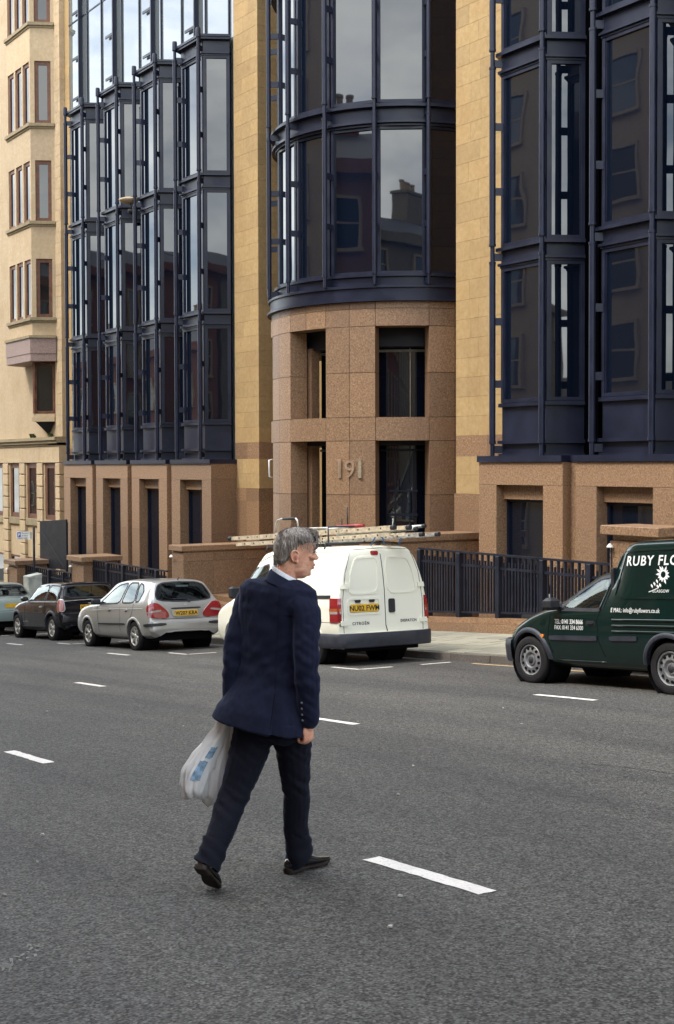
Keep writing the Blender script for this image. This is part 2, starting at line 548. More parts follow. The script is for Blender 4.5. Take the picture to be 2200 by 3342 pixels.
YO, YG, YP = 18.62, 18.42, 19.30
Z_BEAM0, Z_BEAM1, Z_RAIL, Z_SILL = 1.66, 1.79, 2.10, 2.89
FLOORS = [(2.93, 5.82), (6.27, 9.92), (10.42, 13.92)]
TOPZ = 14.47

def off_chain(pts, d):
    """offset an open plan chain outward (to the right of travel) with mitred corners"""
    out = []
    n = len(pts)
    for i, p in enumerate(pts):
        p = Vector(p)
        ds = []
        if i > 0: ds.append((p - Vector(pts[i - 1])).normalized())
        if i < n - 1: ds.append((Vector(pts[i + 1]) - p).normalized())
        ns = [Vector((q.y, -q.x)) for q in ds]
        if len(ns) == 1:
            out.append(p + ns[0] * d)
        else:
            m = (ns[0] + ns[1]).normalized()
            out.append(p + m * (d / m.dot(ns[0])))
    return [(q.x, q.y) for q in out]
def band(b, chain, z0, z1, o, back=0.12):
    """solid moulding that follows a plan chain"""
    A, Bk = off_chain(chain, o), off_chain(chain, -back)
    for i in range(len(chain) - 1):
        b.prism([A[i], A[i + 1], Bk[i + 1], Bk[i]], z0, z1)
    return b

def pole(parent, x, y, z0, z1, joints, r=0.068, cap=True):
    prof = []
    zs = [z0]
    b = B()
    segs = []
    prev = z0
    b.lathe([(r * 0.72, z0), (r * 0.72, z0 + 0.26), (r * 1.12, z0 + 0.26), (r * 1.12, z0 + 0.32), (r, z0 + 0.32)]
            + [p for j in joints for p in ((r, j - 0.36), (r * 1.14, j - 0.36), (r * 1.14, j - 0.31), (r * 0.72, j - 0.31), (r * 0.72, j + 0.02), (r * 1.14, j + 0.02), (r * 1.14, j + 0.07), (r, j + 0.07))]
            + ([(r, z1 - 0.62), (r * 1.12, z1 - 0.62), (r * 1.12, z1 - 0.57), (r * 0.7, z1 - 0.57), (r * 0.7, z1 - 0.28), (r * 1.15, z1 - 0.28), (r * 1.15, z1 - 0.05), (r * 1.0, z1), (0.001, z1)] if cap else [(r, z1), (0.001, z1)]),
            (x, y, 0), 'z', 14)
    o = b.build('pole', 'navy_metal', parent, True)
    return auto_smooth(o, 40)

BRZ = [1.93, 3.34, 4.68, 6.06, 7.46, 8.84, 10.18, 11.55, 12.9, 14.12]
def bracket(parent, p, q, z, h=0.16):
    b = B()
    p, q = Vector(p), Vector(q)
    d = (q - p).normalized(); n = Vector((d.y, -d.x)) * 0.02
    b.prism([tuple(p + n), tuple(q + n), tuple(q - n), tuple(p - n)], z - h / 2, z + h / 2)
    return b.build('bracket', 'navy_metal', parent)

def window_frame(parent, a, bb, z0, z1, w=0.075, out=0.03):
    a, bb = Vector(a), Vector(bb)
    d = (bb - a).normalized(); L_ = (bb - a).length
    b = B()
    b.plate(a, a + d * w, 0.06, z0, z1, out)
    b.plate(bb - d * w, bb, 0.06, z0, z1, out)
    b.plate(a + d * w, bb - d * w, 0.06, z0, z0 + w, out - 0.003)
    b.plate(a + d * w, bb - d * w, 0.06, z1 - w, z1, out - 0.003)
    # inner bead
    w2 = w + 0.03
    b.plate(a + d * w, a + d * w2, 0.05, z0 + w, z1 - w, out - 0.02)
    b.plate(bb - d * w2, bb - d * w, 0.05, z0 + w, z1 - w, out - 0.02)
    b.build('window_frame', 'navy_metal', parent)
    g = B()
    g.plate(a + d * w * 0.8, bb - d * w * 0.8, 0.02, z0 + w * 0.8, z1 - w * 0.8, out - 0.045)
    return g.build('pane', 'curtain_glass', parent)

def oriel(xl, xr, top=True, nfl=3):
    P = part('oriel_window')
    ch = [(xl - 0.40, YO + 0.69), (xl, YO), (xr, YO), (xr + 0.40, YO + 0.69)]
    b = B()
    inn = off_chain(ch, -0.16)
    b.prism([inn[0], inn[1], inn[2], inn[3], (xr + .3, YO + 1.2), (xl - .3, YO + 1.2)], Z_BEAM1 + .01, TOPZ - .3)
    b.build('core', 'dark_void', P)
    # base panels
    b = B()
    band(b, ch, Z_BEAM1, Z_BEAM1 + 0.05, 0.07)
    band(b, ch, Z_BEAM1 + 0.05, Z_RAIL - 0.05, 0.0)
    band(b, ch, Z_RAIL - 0.05, Z_RAIL + 0.02, 0.09)
    b.build('base_rail', 'navy_metal', P)
    for i in range(3):
        b = B(); b.plate(Vector(ch[i]) , Vector(ch[i + 1]), 0.08, Z_RAIL + 0.02, Z_SILL - 0.05, 0.0)
        b.build('apron_panel', 'navy_metal', P)
    b = B(); band(b, ch, Z_SILL - 0.05, Z_SILL + 0.03, 0.075)
    b.build('sill', 'navy_metal', P)
    for k, (z0, z1) in enumerate(FLOORS[:nfl]):
        for i in range(3):
            window_frame(P, ch[i], ch[i + 1], z0, z1)
        # spandrel above
        t = FLOORS[k + 1][0] if k < 2 else TOPZ
        b = B()
        band(b, ch, z1, z1 + 0.05, 0.045)
        band(b, ch, z1 + 0.05, z1 + 0.10, 0.09)
        b.build('head_moulding', 'navy_metal', P)
        for i in range(3):
            b = B(); b.plate(Vector(ch[i]), Vector(ch[i + 1]), 0.1, z1 + 0.10, t - 0.09, 0.025)
            b.build('spandrel', 'navy_metal', P)
        b = B()
        band(b, ch, t - 0.09, t - 0.02, 0.13 if k < 2 else 0.16)
        if k == 2:
            band(b, ch, t - 0.02, t + 0.05, 0.19, 0.9)
        else:
            band(b, ch, t - 0.02, t, 0.05)
        b.build('ledge', 'navy_metal', P)
    if nfl == 3:
        b = B().prism(off_chain(ch, 0.12), TOPZ + 0.03, TOPZ + 0.06)
        b.build('roof_plate', 'navy_metal', P)
    for s, cx in ((-1, xl), (1, xr)):
        p = (cx + s * 0.085, YO - 0.205)
        pole(P, p[0], p[1], Z_BEAM1 + .001, TOPZ + 0.22, [6.27, 10.42])
        q = Vector((cx, YO)) + Vector((-s * 0.02, -0.02))
        d = (Vector(q) - Vector(p)).normalized()
        for z in BRZ:
            bracket(P, Vector(p) + d * 0.04, q, z)
    return P

L_OR = [(-36.43 - 2.95 * (3 - k), -35.05 - 2.95 * (3 - k)) for k in range(4)]
R_OR = [(-21.43 + 2.99 * k, -20.05 + 2.99 * k) for k in range(4)]
for a, c in L_OR + R_OR:
    oriel(a, c)

# granite base block under each oriel, with a deep stepped window opening
def base_block(c, ends=''):
    P = part('granite_bay')
    x0, x1 = c - 1.31, c + 1.31
    wl, wr = c - 0.73, c + 0.73
    zb = min(zpath(x0, 17), zpath(x1, 17)) - 1.3
    zt = 1.17
    def panel(ax, bx, ay, by, az, bz, mat='granite'):
        B().cbox(ax, bx, ay, by, az, bz, 0.006).build('granite_panel', mat, P)
    panel(x0, x1, YG, YP + .4, zt, Z_BEAM0)
    # piers in two heights
    zm = 0.9 - 1.55
    for a, bx in ((x0, wl), (wr, x1)):
        z = zt - 0.004
        for zz in (-0.45, -2.3, zb):
            if z - zz < 0.2: continue
            panel(a, bx, YG, YP + .4, zz + 0.004, z)
            z = zz
    # set-back lintel and glazing
    panel(wl + .001, wr - .001, YG + 0.2, YG + 0.6, 0.86, zt - .004)
    b = B().box(wl, wr, YG + 0.36, YG + 0.385, zb, 0.86)
    b.build('pane', 'curtain_glass', P)
    b = B()
    b.box(wl, wl + .05, YG + 0.30, YG + 0.359, zb, 0.859).box(wr - .05, wr, YG + 0.30, YG + 0.359, zb, 0.859).box(wl + .05, wr - .05, YG + .30, YG + .359, .80, .859)
    b.build('window_frame', 'navy_metal', P)
    B().box(x0 - .012, x1 + .012, YG - 0.05, YP + .3, Z_BEAM0 + .002, Z_BEAM1).build('beam', 'navy_metal', P)
    return x0, x1
CL = [-35.62 - 2.95 * (3 - k) for k in range(4)]
CR = [-20.66 + 2.99 * k for k in range(4)]
for c in CL + CR:
    base_block(c)
for cs in (CL, CR):
    for a, c in zip(cs[:-1], cs[1:]):
        n = part('recess')
        B().box(a + 1.31, c - 1.31, YG + 0.22, YP + .3, -6, Z_BEAM0).build('granite_panel', 'granite', n)
        B().box(a + 1.325, c - 1.325, YG + 0.20, YP + .3, Z_BEAM0, Z_BEAM1).build('beam', 'navy_metal', n)

# ---- sandstone piers in coursed blocks
def pier(x0, x1, y0, y1, ztop=25.0, name='stone_pier'):
    P = part(name)
    rp = random.Random(int(x0 * 10))
    B().box(x0 + .02, x1 - .02, y0 + .02, y1 - .02, -6, ztop).build('core', 'mortar', P)
    def course(z0, z1, mat, nm, cut, out=0.0):
        xs = [x0 - out] + cut + [x1 + out]
        for a, c in zip(xs[:-1], xs[1:]):
            B().cbox(a + .0015, c - .0015, y0 - out, y1, z0 + .0015, z1 - .0015, 0.003).build(nm, mat, P)
    z = -5.0
    for zz in (-2.6, -0.55, 0.55, 0.93):
        course(z, zz, 'granite', 'granite_panel', [x0 + (x1 - x0) * .5], 0.03)
        z = zz
    def stones(za, zb_, n):
        h = (zb_ - za) / n
        for i in range(n):
            w = x1 - x0
            cut = [x0 + w * (0.36 if i % 2 else 0.66) + rp.uniform(-.06, .06)] if w < 1.7 else sorted([x0 + w * (0.22 if i % 2 else 0.38) + rp.uniform(-.05, .05), x0 + w * (0.62 if i % 2 else 0.8) + rp.uniform(-.05, .05)])
            course(za + i * h, za + (i + 1) * h, 'sandstone', 'sandstone_block', cut)
    stones(0.93, 1.80, 2)
    course(1.80, 2.28, 'granite', 'granite_panel', [x0 + (x1 - x0) * .5])
    stones(2.28, 17.1, 33)
    B().box(x0, x1, y0, y1, 17.1, ztop).build('upper_pier', 'sandstone', P)
pier(-34.40, -32.98, YP, YP + 1.7)
pier(-23.85, -21.6, YP, YP + 1.7)
pier(-48.2, -45.95, YP + 0.25, YP + 1.7)
pier(-8.3, -6.5, YP, YP + 1.7)

# ---- back wall of the block
P = part('main_wall')
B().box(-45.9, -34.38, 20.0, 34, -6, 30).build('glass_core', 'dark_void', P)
B().box(-33.0, -23.8, 21.0, 34, -6, 30).build('wall_core', 'sandstone', P)
B().box(-23.8, 8, 20.6, 34, -6, 30).build('wall_core', 'navy_metal', P)
B().box(-48.2, -45.9, 20.9, 34, -6, 30).build('wall_core', 'sandstone', P)

# ---- tall curtain wall above the left oriels
P = part('curtain_wall')
YW = 19.42
thick = [-46.13, -43.06, -39.97, -36.86]
thin = [-45.6, -44.3, -42.55, -41.12, -39.44, -37.95, -36.33, -34.83]
allx = sorted([-47.4] + thick + thin + [-34.38])
for a, c in zip(allx[:-1], allx[1:]):
    for z0, z1 in ((1.8, 14.5), (14.5, 18.4), (18.4, 23.0)):
        B().box(a, c, YW, YW + .03, z0 + .01, z1 - .01).build('pane', 'pale_glass', P)
for x in thin:
    B().box(x - .022, x + .022, YW - .05, YW + .02, 14.3, 23).build('mullion', 'navy_metal', P)
for x in thick:
    B().box(x - .03, x + .03, YW - .16, YW + .02, 14.3, 23).build('mullion', 'navy_metal', P)
    for z in (15.4, 16.9, 18.6, 20.4):
        B().box(x - .75, x - .03, YW - .1, YW - .06, z, z + .09).build('bracket', 'navy_metal', P)
B().box(-47.4, -34.4, YW - .02, YW + .0, 18.37, 18.42).build('transom', 'navy_metal', P)

# ---- the rotunda with the entrance
P = part('entrance_rotunda')
RX, RY, RR = -28.4, 21.05, 3.49
def rp(ang, r):
    a = math.radians(ang)
    return (RX + r * math.sin(a), RY - r * math.cos(a))
def arc_block(a0, a1, r0, r1, z0, z1, n=None, g=0.0):
    """curved slab between two angles; r1 is the outer radius"""
    n = n or max(1, int(abs(a1 - a0) / 4))
    ga = math.degrees(g / r1)
    b = B()
    aa = [a0 + ga + (a1 - a0 - 2 * ga) * i / n for i in range(n + 1)]
    for p, q in zip(aa[:-1], aa[1:]):
        pass
    ring = []
    for z in (z0 + g, z1 - g):
        for r in (r1, r0):
            ring.append([rp(t, r) + (z,) for t in aa])
    k = n + 1
    for rg in ring: b.v += rg
    lo_o, lo_i, hi_o, hi_i = 0, k, 2 * k, 3 * k
    for i in range(n):
        b.f += [(lo_o + i, lo_o + i + 1, hi_o + i + 1, hi_o + i), (lo_i + i + 1, lo_i + i, hi_i + i, hi_i + i + 1),
                (hi_o + i, hi_o + i + 1, hi_i + i + 1, hi_i + i), (lo_o + i + 1, lo_o + i, lo_i + i, lo_i + i + 1)]
    b.f += [(lo_o, hi_o, hi_i, lo_i), (lo_o + n, lo_i + n, hi_i + n, hi_o + n)]
    return b
def granite(a0, a1, z0, z1, r1=RR, r0=RR - 0.5, name='granite_panel'):
    o = arc_block(a0, a1, r0, r1, z0, z1, g=0.006).build(name, 'granite', P, True)
    return auto_smooth(o, 30)
piers = [(-65.6, -43.6), (-22.1, 0.0), (21.4, 43.4), (65.1, 87.0)]
opens = [(-43.6, -22.1), (0.0, 21.4), (43.4, 65.1)]
ZL = zpath(-26, 17) - 0.3
for a0, a1 in piers:
    m = (a0 + a1) / 2
    for p, q in ((a0, m), (m, a1)):
        for z0, z1 in ((ZL, -0.6), (-0.6, 0.87), (0.87, 2.2), (2.2, 2.78), (2.78, 3.87), (3.87, 5.0)):
            granite(p, q, z0, z1)
for a0, a1 in opens:
    granite(a0, a1, 2.2, 2.78)
step = 10.9
a = -65.6
edges = sorted(set([x for p in piers for x in (p[0], (p[0] + p[1]) / 2, p[1])] + [10.7, -32.8]))
for p, q in zip(edges[:-1], edges[1:]):
    granite(p, q, 5.0, 5.43)
for p, q in zip(edges[:-1], edges[1:]):
    granite(p, q, 5.43, 5.60, RR - 0.015)
# inner drum: granite columns and glazing set back behind the openings
def inner(a0, a1, r1, z0, z1, nm, mat, t=0.06):
    o = arc_block(a0, a1, r1 - t, r1, z0, z1).build(nm, mat, P, True)
    return auto_smooth(o, 30)
inner(-70, 88, RR - 0.62, 4.55, 5.3, 'soffit', 'black_panel', 0.9)
inner(-70, 88, RR - 0.52, 2.1, 2.7, 'soffit', 'black_panel', 0.9)
for a0, a1 in opens:
    for z0, z1, head in ((ZL, 2.15, 1.95), (2.8, 4.9, 4.45)):
        w = a1 - a0
        inner(a0 - 4, a1 + 4, RR - 1.05, z0, z1, 'pane', 'curtain_glass', 0.03)
        inner(a0 + w * 0.72, a0 + w * 0.735, RR - 1.0, z0, z1, 'mullion', 'steel_bronze' if z0 > 0 else 'navy_metal', 0.05)
        inner(a0 - 4, a1 + 4, RR - 1.0, head, head + 0.06, 'transom', 'grey_cabinet' if z0 > 0 else 'navy_metal', 0.05)
# free-standing granite posts that show inside the left opening
for ang in (-6.5, -50.0):
    for z0, z1 in ((ZL, 2.1), (2.8, 4.6)):
        inner(ang, ang + 9, RR - 0.55, z0, z1, 'granite_post', 'granite', 0.25)
# entrance doors: panels of bright polished frame beside the door leaf
for ang, w_ in ((50.0, 0.7), (61.5, 0.5)):
    inner(ang, ang + w_, RR - 0.98, ZL, 2.0, 'door_frame', 'navy_metal', 0.06)
inner(46.5, 63.5, RR - 0.97, 0.32, 0.38, 'door_rail', 'navy_metal', 0.05)
inner(46.5, 63.5, RR - 0.97, 0.93, 0.97, 'door_rail', 'navy_metal', 0.05)
# number 191 in raised metal on the middle pier
def numeral(ch, ang, mat, size=0.62):
    p = rp(ang, RR + 0.012)
    a = math.radians(ang)
    M_ = frame_mat((p[0], p[1], 1.29), (math.cos(a), math.sin(a), 0), (0, 0, 1))
    o = lettering('numeral', ch, size, M_, mat, P, depth=0.018, align='CENTER', bold=0.0)
    return o
def numeral_one(ang, mat='steel_bronze'):
    a = math.radians(ang)
    p = rp(ang, RR + 0.012)
    ex, n = Vector((math.cos(a), math.sin(a), 0)), Vector((math.sin(a), -math.cos(a), 0))
    o_ = Vector((p[0], p[1], 0))
    b = B()
    for x0, x1, z0, z1 in ((-0.042, 0.042, 1.29, 1.75),):
        c = [o_ + ex * x0, o_ + ex * x1, o_ + ex * x1 + n * .035, o_ + ex * x0 + n * .035]
        b.prism([(q.x, q.y) for q in c], z0, z1)
    b.prism([(q.x, q.y) for q in (o_ + ex * -.08, o_ + ex * -.042, o_ + ex * -.042 + n * .03, o_ + ex * -.08 + n * .03)], 1.70, 1.75)
    b.build('numeral', mat, P)
numeral_one(28.2)
numeral_one(37.0, 'steel_bronze_lit')  # last numeral catches a reflection, painted in by the paler metal
numeral('9', 32.6, 'steel_bronze', 0.62)

# upper glazed drum
RG = 3.32
POLES = [-84.5, -63.0, -41.5, -20.3, 1.1, 22.3, 43.5, 64.6, 85.8]
def ringband(z0, z1, r, nm='ledge', t=0.25):
    return inner(-92, 92, r, z0, z1, nm, 'navy_metal', t)
inner(-92, 92, RR - .16, 5.62, 5.68, 'ledge', 'navy_metal', 0.5)
ringband(5.60, 5.66, RR + 0.10, t=0.6)
ringband(5.66, 5.93, RR + 0.02, 'fascia', 0.5)
ringband(5.93, 5.99, RR + 0.07, t=0.5)
ringband(5.99, 6.22, RG + 0.03, 'fascia')
ringband(6.22, 6.29, RG + 0.10)
RF = [(6.29, 9.88), (10.46, 13.95), (14.5, 18.0)]
for k, (z0, z1) in enumerate(RF):
    ringband(z1, z1 + .06, RG + .05)
    ringband(z1 + .06, z1 + .12, RG + .13)
    ringband(z1 + .12, z1 + .44, RG + .03, 'fascia')
    ringband(z1 + .44, z1 + .50, RG + .17)
    ringband(z1 + .50, z1 + .56, RG + .05)
    for a0, a1 in zip(POLES[:-1], POLES[1:]):
        o = arc_block(a0 + 0.6, a1 - 0.6, RG - .05, RG - .03, z0 + .05, z1 - .05, 1).build('pane', 'curtain_glass', P, True)
        auto_smooth(o, 30)
        b = B()
        for p, q in ((a0 + 0.4, a0 + 1.7), (a1 - 1.7, a1 - 0.4)):
            ab = arc_block(p, q, RG - .06, RG + .02, z0, z1, 1)
            n = len(b.v); b.v += ab.v; b.f += [tuple(i + n for i in f) for f in ab.f]
        for p, q in ((z0, z0 + .07), (z1 - .07, z1)):
            ab = arc_block(a0 + 1.7, a1 - 1.7, RG - .06, RG + .015, p, q, 1)
            n = len(b.v); b.v += ab.v; b.f += [tuple(i + n for i in f) for f in ab.f]
        b.build('window_frame', 'navy_metal', P)
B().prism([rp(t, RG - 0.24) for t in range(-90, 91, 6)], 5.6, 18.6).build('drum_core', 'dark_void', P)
for ang in POLES:
    x, y = rp(ang, RG + 0.27)
    pole(P, x, y, 5.995, 20.0, [10.46, 14.5], 0.062, False)
    for z in (6.1, 7.5, 8.75, 10.2, 11.6, 12.85, 14.2, 15.6):
        bracket(P, rp(ang, RG + 0.23), rp(ang + (0.9 if ang < 30 else -0.9), RG + 0.0), z, 0.15)
# entrance flank walls, copings and steps
def flank(x0, x1, y0, y1, ztop, nm):
    W = part(nm)
    zb = zpath(x0, y0) - 1.6
    B().cbox(x0 - .05, x1 + .05, y0 - .07, y1, ztop - 0.15, ztop, 0.008).build('coping', 'granite', W)
    B().cbox(x0 + .02, x1 - .02, y0 + .05, y1, ztop - 0.19, ztop - .153, 0.004).build('drip_course', 'granite', W)
    ys = [y0, y0 + .95, y0 + 1.9, y1] if y1 - y0 > 2 else [y0, (y0 + y1) / 2, y1]
    z = ztop - 0.193
    for i, h in enumerate((0.25, 1.05, 1.2, 1.6)):
        for a, c in zip(ys[:-1], ys[1:]):
            B().cbox(x0, x1, a + .003, c - .003, z - h + .004, z, 0.004).build('granite_panel', 'granite', W)
        z -= h
flank(-33.0, -32.28, 16.45, 19.25, -0.62, 'flank_wall')
lp = part('wall_lamp')
B().lathe([(.001, .07), (.02, .065), (.06, .01), (.06, 0), (.001, 0)], (-32.85, 16.36, -0.96), 'z', 10).build('shade', 'white_plastic', lp, True)
hd = part('pull_handle')
hpt = [rp(-27, RR + d_) + (z_,) for d_, z_ in ((-.02, 1.76), (.07, 1.74), (.07, 1.30), (-.02, 1.28))]
B().tube(hpt, .022, 8).build('bar', 'white_plastic', hd, True)
flank(-23.7, -22.95, 17.0, 19.25, 0.06, 'flank_wall')
S = part('entrance_steps')
for i in range(3):
    z = -2.0 - 0.15 * i
    B().cbox(-32.26, -23.72, 17.3 - 0.32 * i, 19.6 if i == 0 else 17.3 - 0.32 * i + .34, z - .6, z, 0.006).build('step', 'granite', S)
B().box(-32.7, -23.7, 19.6, 21.2, -3, -2.01).build('landing', 'granite', S)
# ================================================================== neighbouring sandstone building
NB = thing('sandstone_building', 'cream sandstone building with brown timber bay windows next to the office block', 'building', (-54, 20, zpath(-54, 17)))
def npart(name):
    o = bpy.data.objects.new(name, None); COL.objects.link(o)
    o.parent = NB; o.location = -Vector(NB.location); o.empty_display_size = .2
    return o
YN = 19.35
P = npart('wall')
B().box(-75, -48.2, YN + .02, 34, -8, 26).build('wall_core', 'pale_sandstone', P)
# upper wall ashlar to the right of the bay, in courses
rn = random.Random(3)
z = 2.75
i = 0
while z < 22:
    h = 0.42
    xs = [-48.9, -48.55 if i % 2 else -48.35, -48.19]
    for a, c in zip(xs[:-1], xs[1:]):
        B().cbox(a + .003, c - .003, YN - .01, YN + .3, z + .003, z + h - .003, .004).build('ashlar_block', 'pale_sandstone', P)
    z += h; i += 1
B().box(-49.3, -48.19, YN - .20, YN + .3, 2.42, 2.52).build('string_course', 'weathered_stone', P)

# faceted bay window
def timber_window(parent, a, b, z0, z1, rec=0.12, w=0.09, curtain=True):
    a, b = Vector(a), Vector(b); d = (b - a).normalized()
    F = B()
    F.plate(a, a + d * w, .08, z0, z1, -rec); F.plate(b - d * w, b, .08, z0, z1, -rec)
    F.plate(a + d * w, b - d * w, .08, z0, z0 + w, -rec - .003); F.plate(a + d * w, b - d * w, .08, z1 - w, z1, -rec - .003)
    fo = F.build('window', 'brown_timber', parent)
    g = B().plate(a + d * w * .9, b - d * w * .9, .02, z0 + w * .9, z1 - w * .9, -rec - .04)
    g.build('pane', 'house_glass', fo)
    return fo
bay = npart('bay_window')
BC = [(-48.75, YN), (-49.2, YN - .82), (-51.8, YN - .82), (-52.25, YN)][::-1]
LV = [(7.45, 9.72), (11.2, 13.55), (15.0, 17.4), (18.9, 21.3)]
zc = 5.72
B().prism(BC + [(-48.9, YN + .5), (-52, YN + .5)][::1], 6.7, 23).v
inn = off_chain(BC, -0.25)
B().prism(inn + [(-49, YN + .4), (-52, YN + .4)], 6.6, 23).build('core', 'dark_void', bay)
spans = []
for i in range(3):
    a, b = Vector(BC[i]), Vector(BC[i + 1]); d = (b - a); Ln = d.length; d.normalize()
    if Ln > 1.2:
        spans.append((a, b, [(0.10, 0.80), (0.95, 1.65), (1.80, 2.50)]))
    else:
        spans.append((a, b, [(0.17, Ln - 0.14)]))
zprev = 6.7
for k, (z0, z1) in enumerate(LV):
    # solid courses between windows
    b = B(); band(b, BC, zprev, z0 - .14, 0.0, .22); b.build('stone_band', 'pale_sandstone', bay)
    b = B(); band(b, BC, z0 - .14, z0 - .02, 0.10, .22); band(b, BC, z0 - .22, z0 - .14, 0.04, .2); b.build('sill', 'weathered_stone', bay)
    for a, c, ws in spans:
        d = (c - a).normalized()
        prev = 0.0
        for (s0, s1) in ws + [((c - a).length, None)]:
            B().plate(a + d * prev, a + d * s0, .22, z0 - .02, z1, 0.0).build('jamb', 'pale_sandstone', bay)
            if s1 is not None:
                timber_window(bay, a + d * s0, a + d * s1, z0 - .02, z1, .05, .14)
                prev = s1
    zprev = z1
b = B(); band(b, BC, zprev, 23, 0.0, .22); b.build('stone_band', 'pale_sandstone', bay)
# dark granite block that carries the bay
b = B(); band(b, BC, 6.02, 6.62, 0.12, .5); b.build('granite_corbel', 'pink_granite', bay)
b = B(); band(b, BC, 5.72, 6.02, 0.10, .5); b.build('granite_corbel', 'pink_granite', bay)
b = B(); band(b, BC, 6.62, 6.72, 0.17, .5); b.build('ledge', 'weathered_stone', bay)
b = B().prism(off_chain(BC, 0.05), 5.70, 5.72); b.build('corbel_soffit', 'pink_granite', bay)

# three-cornered oriel below, on a dark pyramid bracket
tri = npart('corner_window')
TA, TM, TB = (-48.95, YN), (-49.55, YN - .62), (-50.45, YN)
TC = [TB, TM, TA]
for i in range(2):
    a, c = TC[i], TC[i + 1]
    timber_window(tri, a, c, 3.68, 5.68, .0, .1)
    d = (Vector(c) - Vector(a)).normalized()
    m = Vector(a) + d * (Vector(c) - Vector(a)).length * .45
B().tube([(TM[0], TM[1], 3.68), (TM[0], TM[1], 5.69)], .07, 8).build('corner_post', 'brown_timber', tri)
b = B(); band(b, TC, 3.36, 3.56, .08, .3); band(b, TC, 3.56, 3.67, .03, .3); b.build('sill', 'pale_sandstone', tri)
apex = (-49.6, YN - .03, 2.85)
b = B()
b.v = [(-50.35, YN, 3.35), (-49.55, YN - .58, 3.35), (-49.0, YN, 3.35), apex]
b.f = [(0, 1, 2), (0, 3, 1), (1, 3, 2), (2, 3, 0)]
b.build('pyramid_bracket', 'black_panel', tri)
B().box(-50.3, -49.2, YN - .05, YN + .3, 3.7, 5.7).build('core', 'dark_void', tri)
# lower storeys: cornice, frieze, rusticated pilasters with tall windows between
low = npart('ground_floor')
b = B()
b.box(-60, -48.19, YN - .34, YN + .3, 2.62, 2.74).box(-60, -48.19, YN - .27, YN + .3, 2.50, 2.62).box(-60, -48.19, YN - .2, YN + .3, 2.40, 2.50)
b.build('cornice', 'weathered_stone', low)
for (x0, x1) in ((-60, -52.2), (-52.2, -50.3), (-50.3, -48.19)):
    B().cbox(x0 + .004, x1 - .004, YN - .16, YN + .3, 1.74, 2.395, .006).build('frieze_block', 'pale_sandstone', low)
def pilaster(x0, x1, zb):
    z = 1.735
    while z > zb:
        B().cbox(x0, x1, YN - .16, YN + .3, z - .455, z - .02, .014).build('rusticated_block', 'pale_sandstone', low)
        B().box(x0 + .02, x1 - .02, YN - .13, YN + .3, z - .475, z - .45).build('joint', 'weathered_stone', low)
        z -= .475
for x0, x1 in ((-48.62, -48.19), (-50.62, -50.02), (-52.62, -52.02), (-54.62, -54.02), (-56.62, -56.02)):
    pilaster(x0, x1, -6)
for x0, x1 in ((-50.02, -48.62), (-52.02, -50.62), (-54.02, -52.62), (-56.02, -54.62)):
    wz = -0.55
    timber_window(low, (x0 + .12, YN - .06), (x1 - .12, YN - .06), wz, 1.72, .0, .2)
    B().box(x0, x0 + .12, YN - .08, YN + .3, wz, 1.735).build('jamb', 'pale_sandstone', low)
    B().box(x1 - .12, x1, YN - .08, YN + .3, wz, 1.735).build('jamb', 'pale_sandstone', low)
    B().cbox(x0 + .01, x1 - .01, YN - .12, YN + .3, wz - .28, wz, .01).build('sill', 'weathered_stone', low)
    B().box(x0, x1, YN - .03, YN + .3, wz - 1.6, wz - .285).build('apron', 'pale_sandstone', low)
    timber_window(low, (x0 + .1, YN - .06), (x1 - .1, YN - .06), wz - 4.0, wz - 1.6, .0, .08)
for (x, r_, n_) in ((-49.0, .16, 40), (-50.9, .2, 60)):
    b = B(); rr_ = random.Random(int(x * 7))
    for i in range(n_):
        a, h = rr_.uniform(0, 6.28), rr_.uniform(.05, .22)
        d = rr_.uniform(0, r_)
        c = Vector((x + d * math.cos(a) * 1.5, YN - .2 + d * math.sin(a) * .5, 2.73))
        t = c + Vector((rr_.uniform(-.1, .1), rr_.uniform(-.1, .1), h))
        n = len(b.v); s_ = rr_.uniform(.02, .05)
        b.v += [tuple(c + Vector((s_, 0, 0))), tuple(c - Vector((s_, 0, 0))), tuple(t), tuple(c + Vector((0, s_, h * .6)))]
        b.f += [(n, n + 1, n + 2), (n + 1, n + 3, n + 2)]
    tag(b.build('weed_tuft', 'moss'), 'small weed tuft on the cornice beside the first navy pole' if x > -50 else 'wider weed tuft on the cornice beyond the black pyramid bracket', 'plant', 'weed tufts on the cornice')

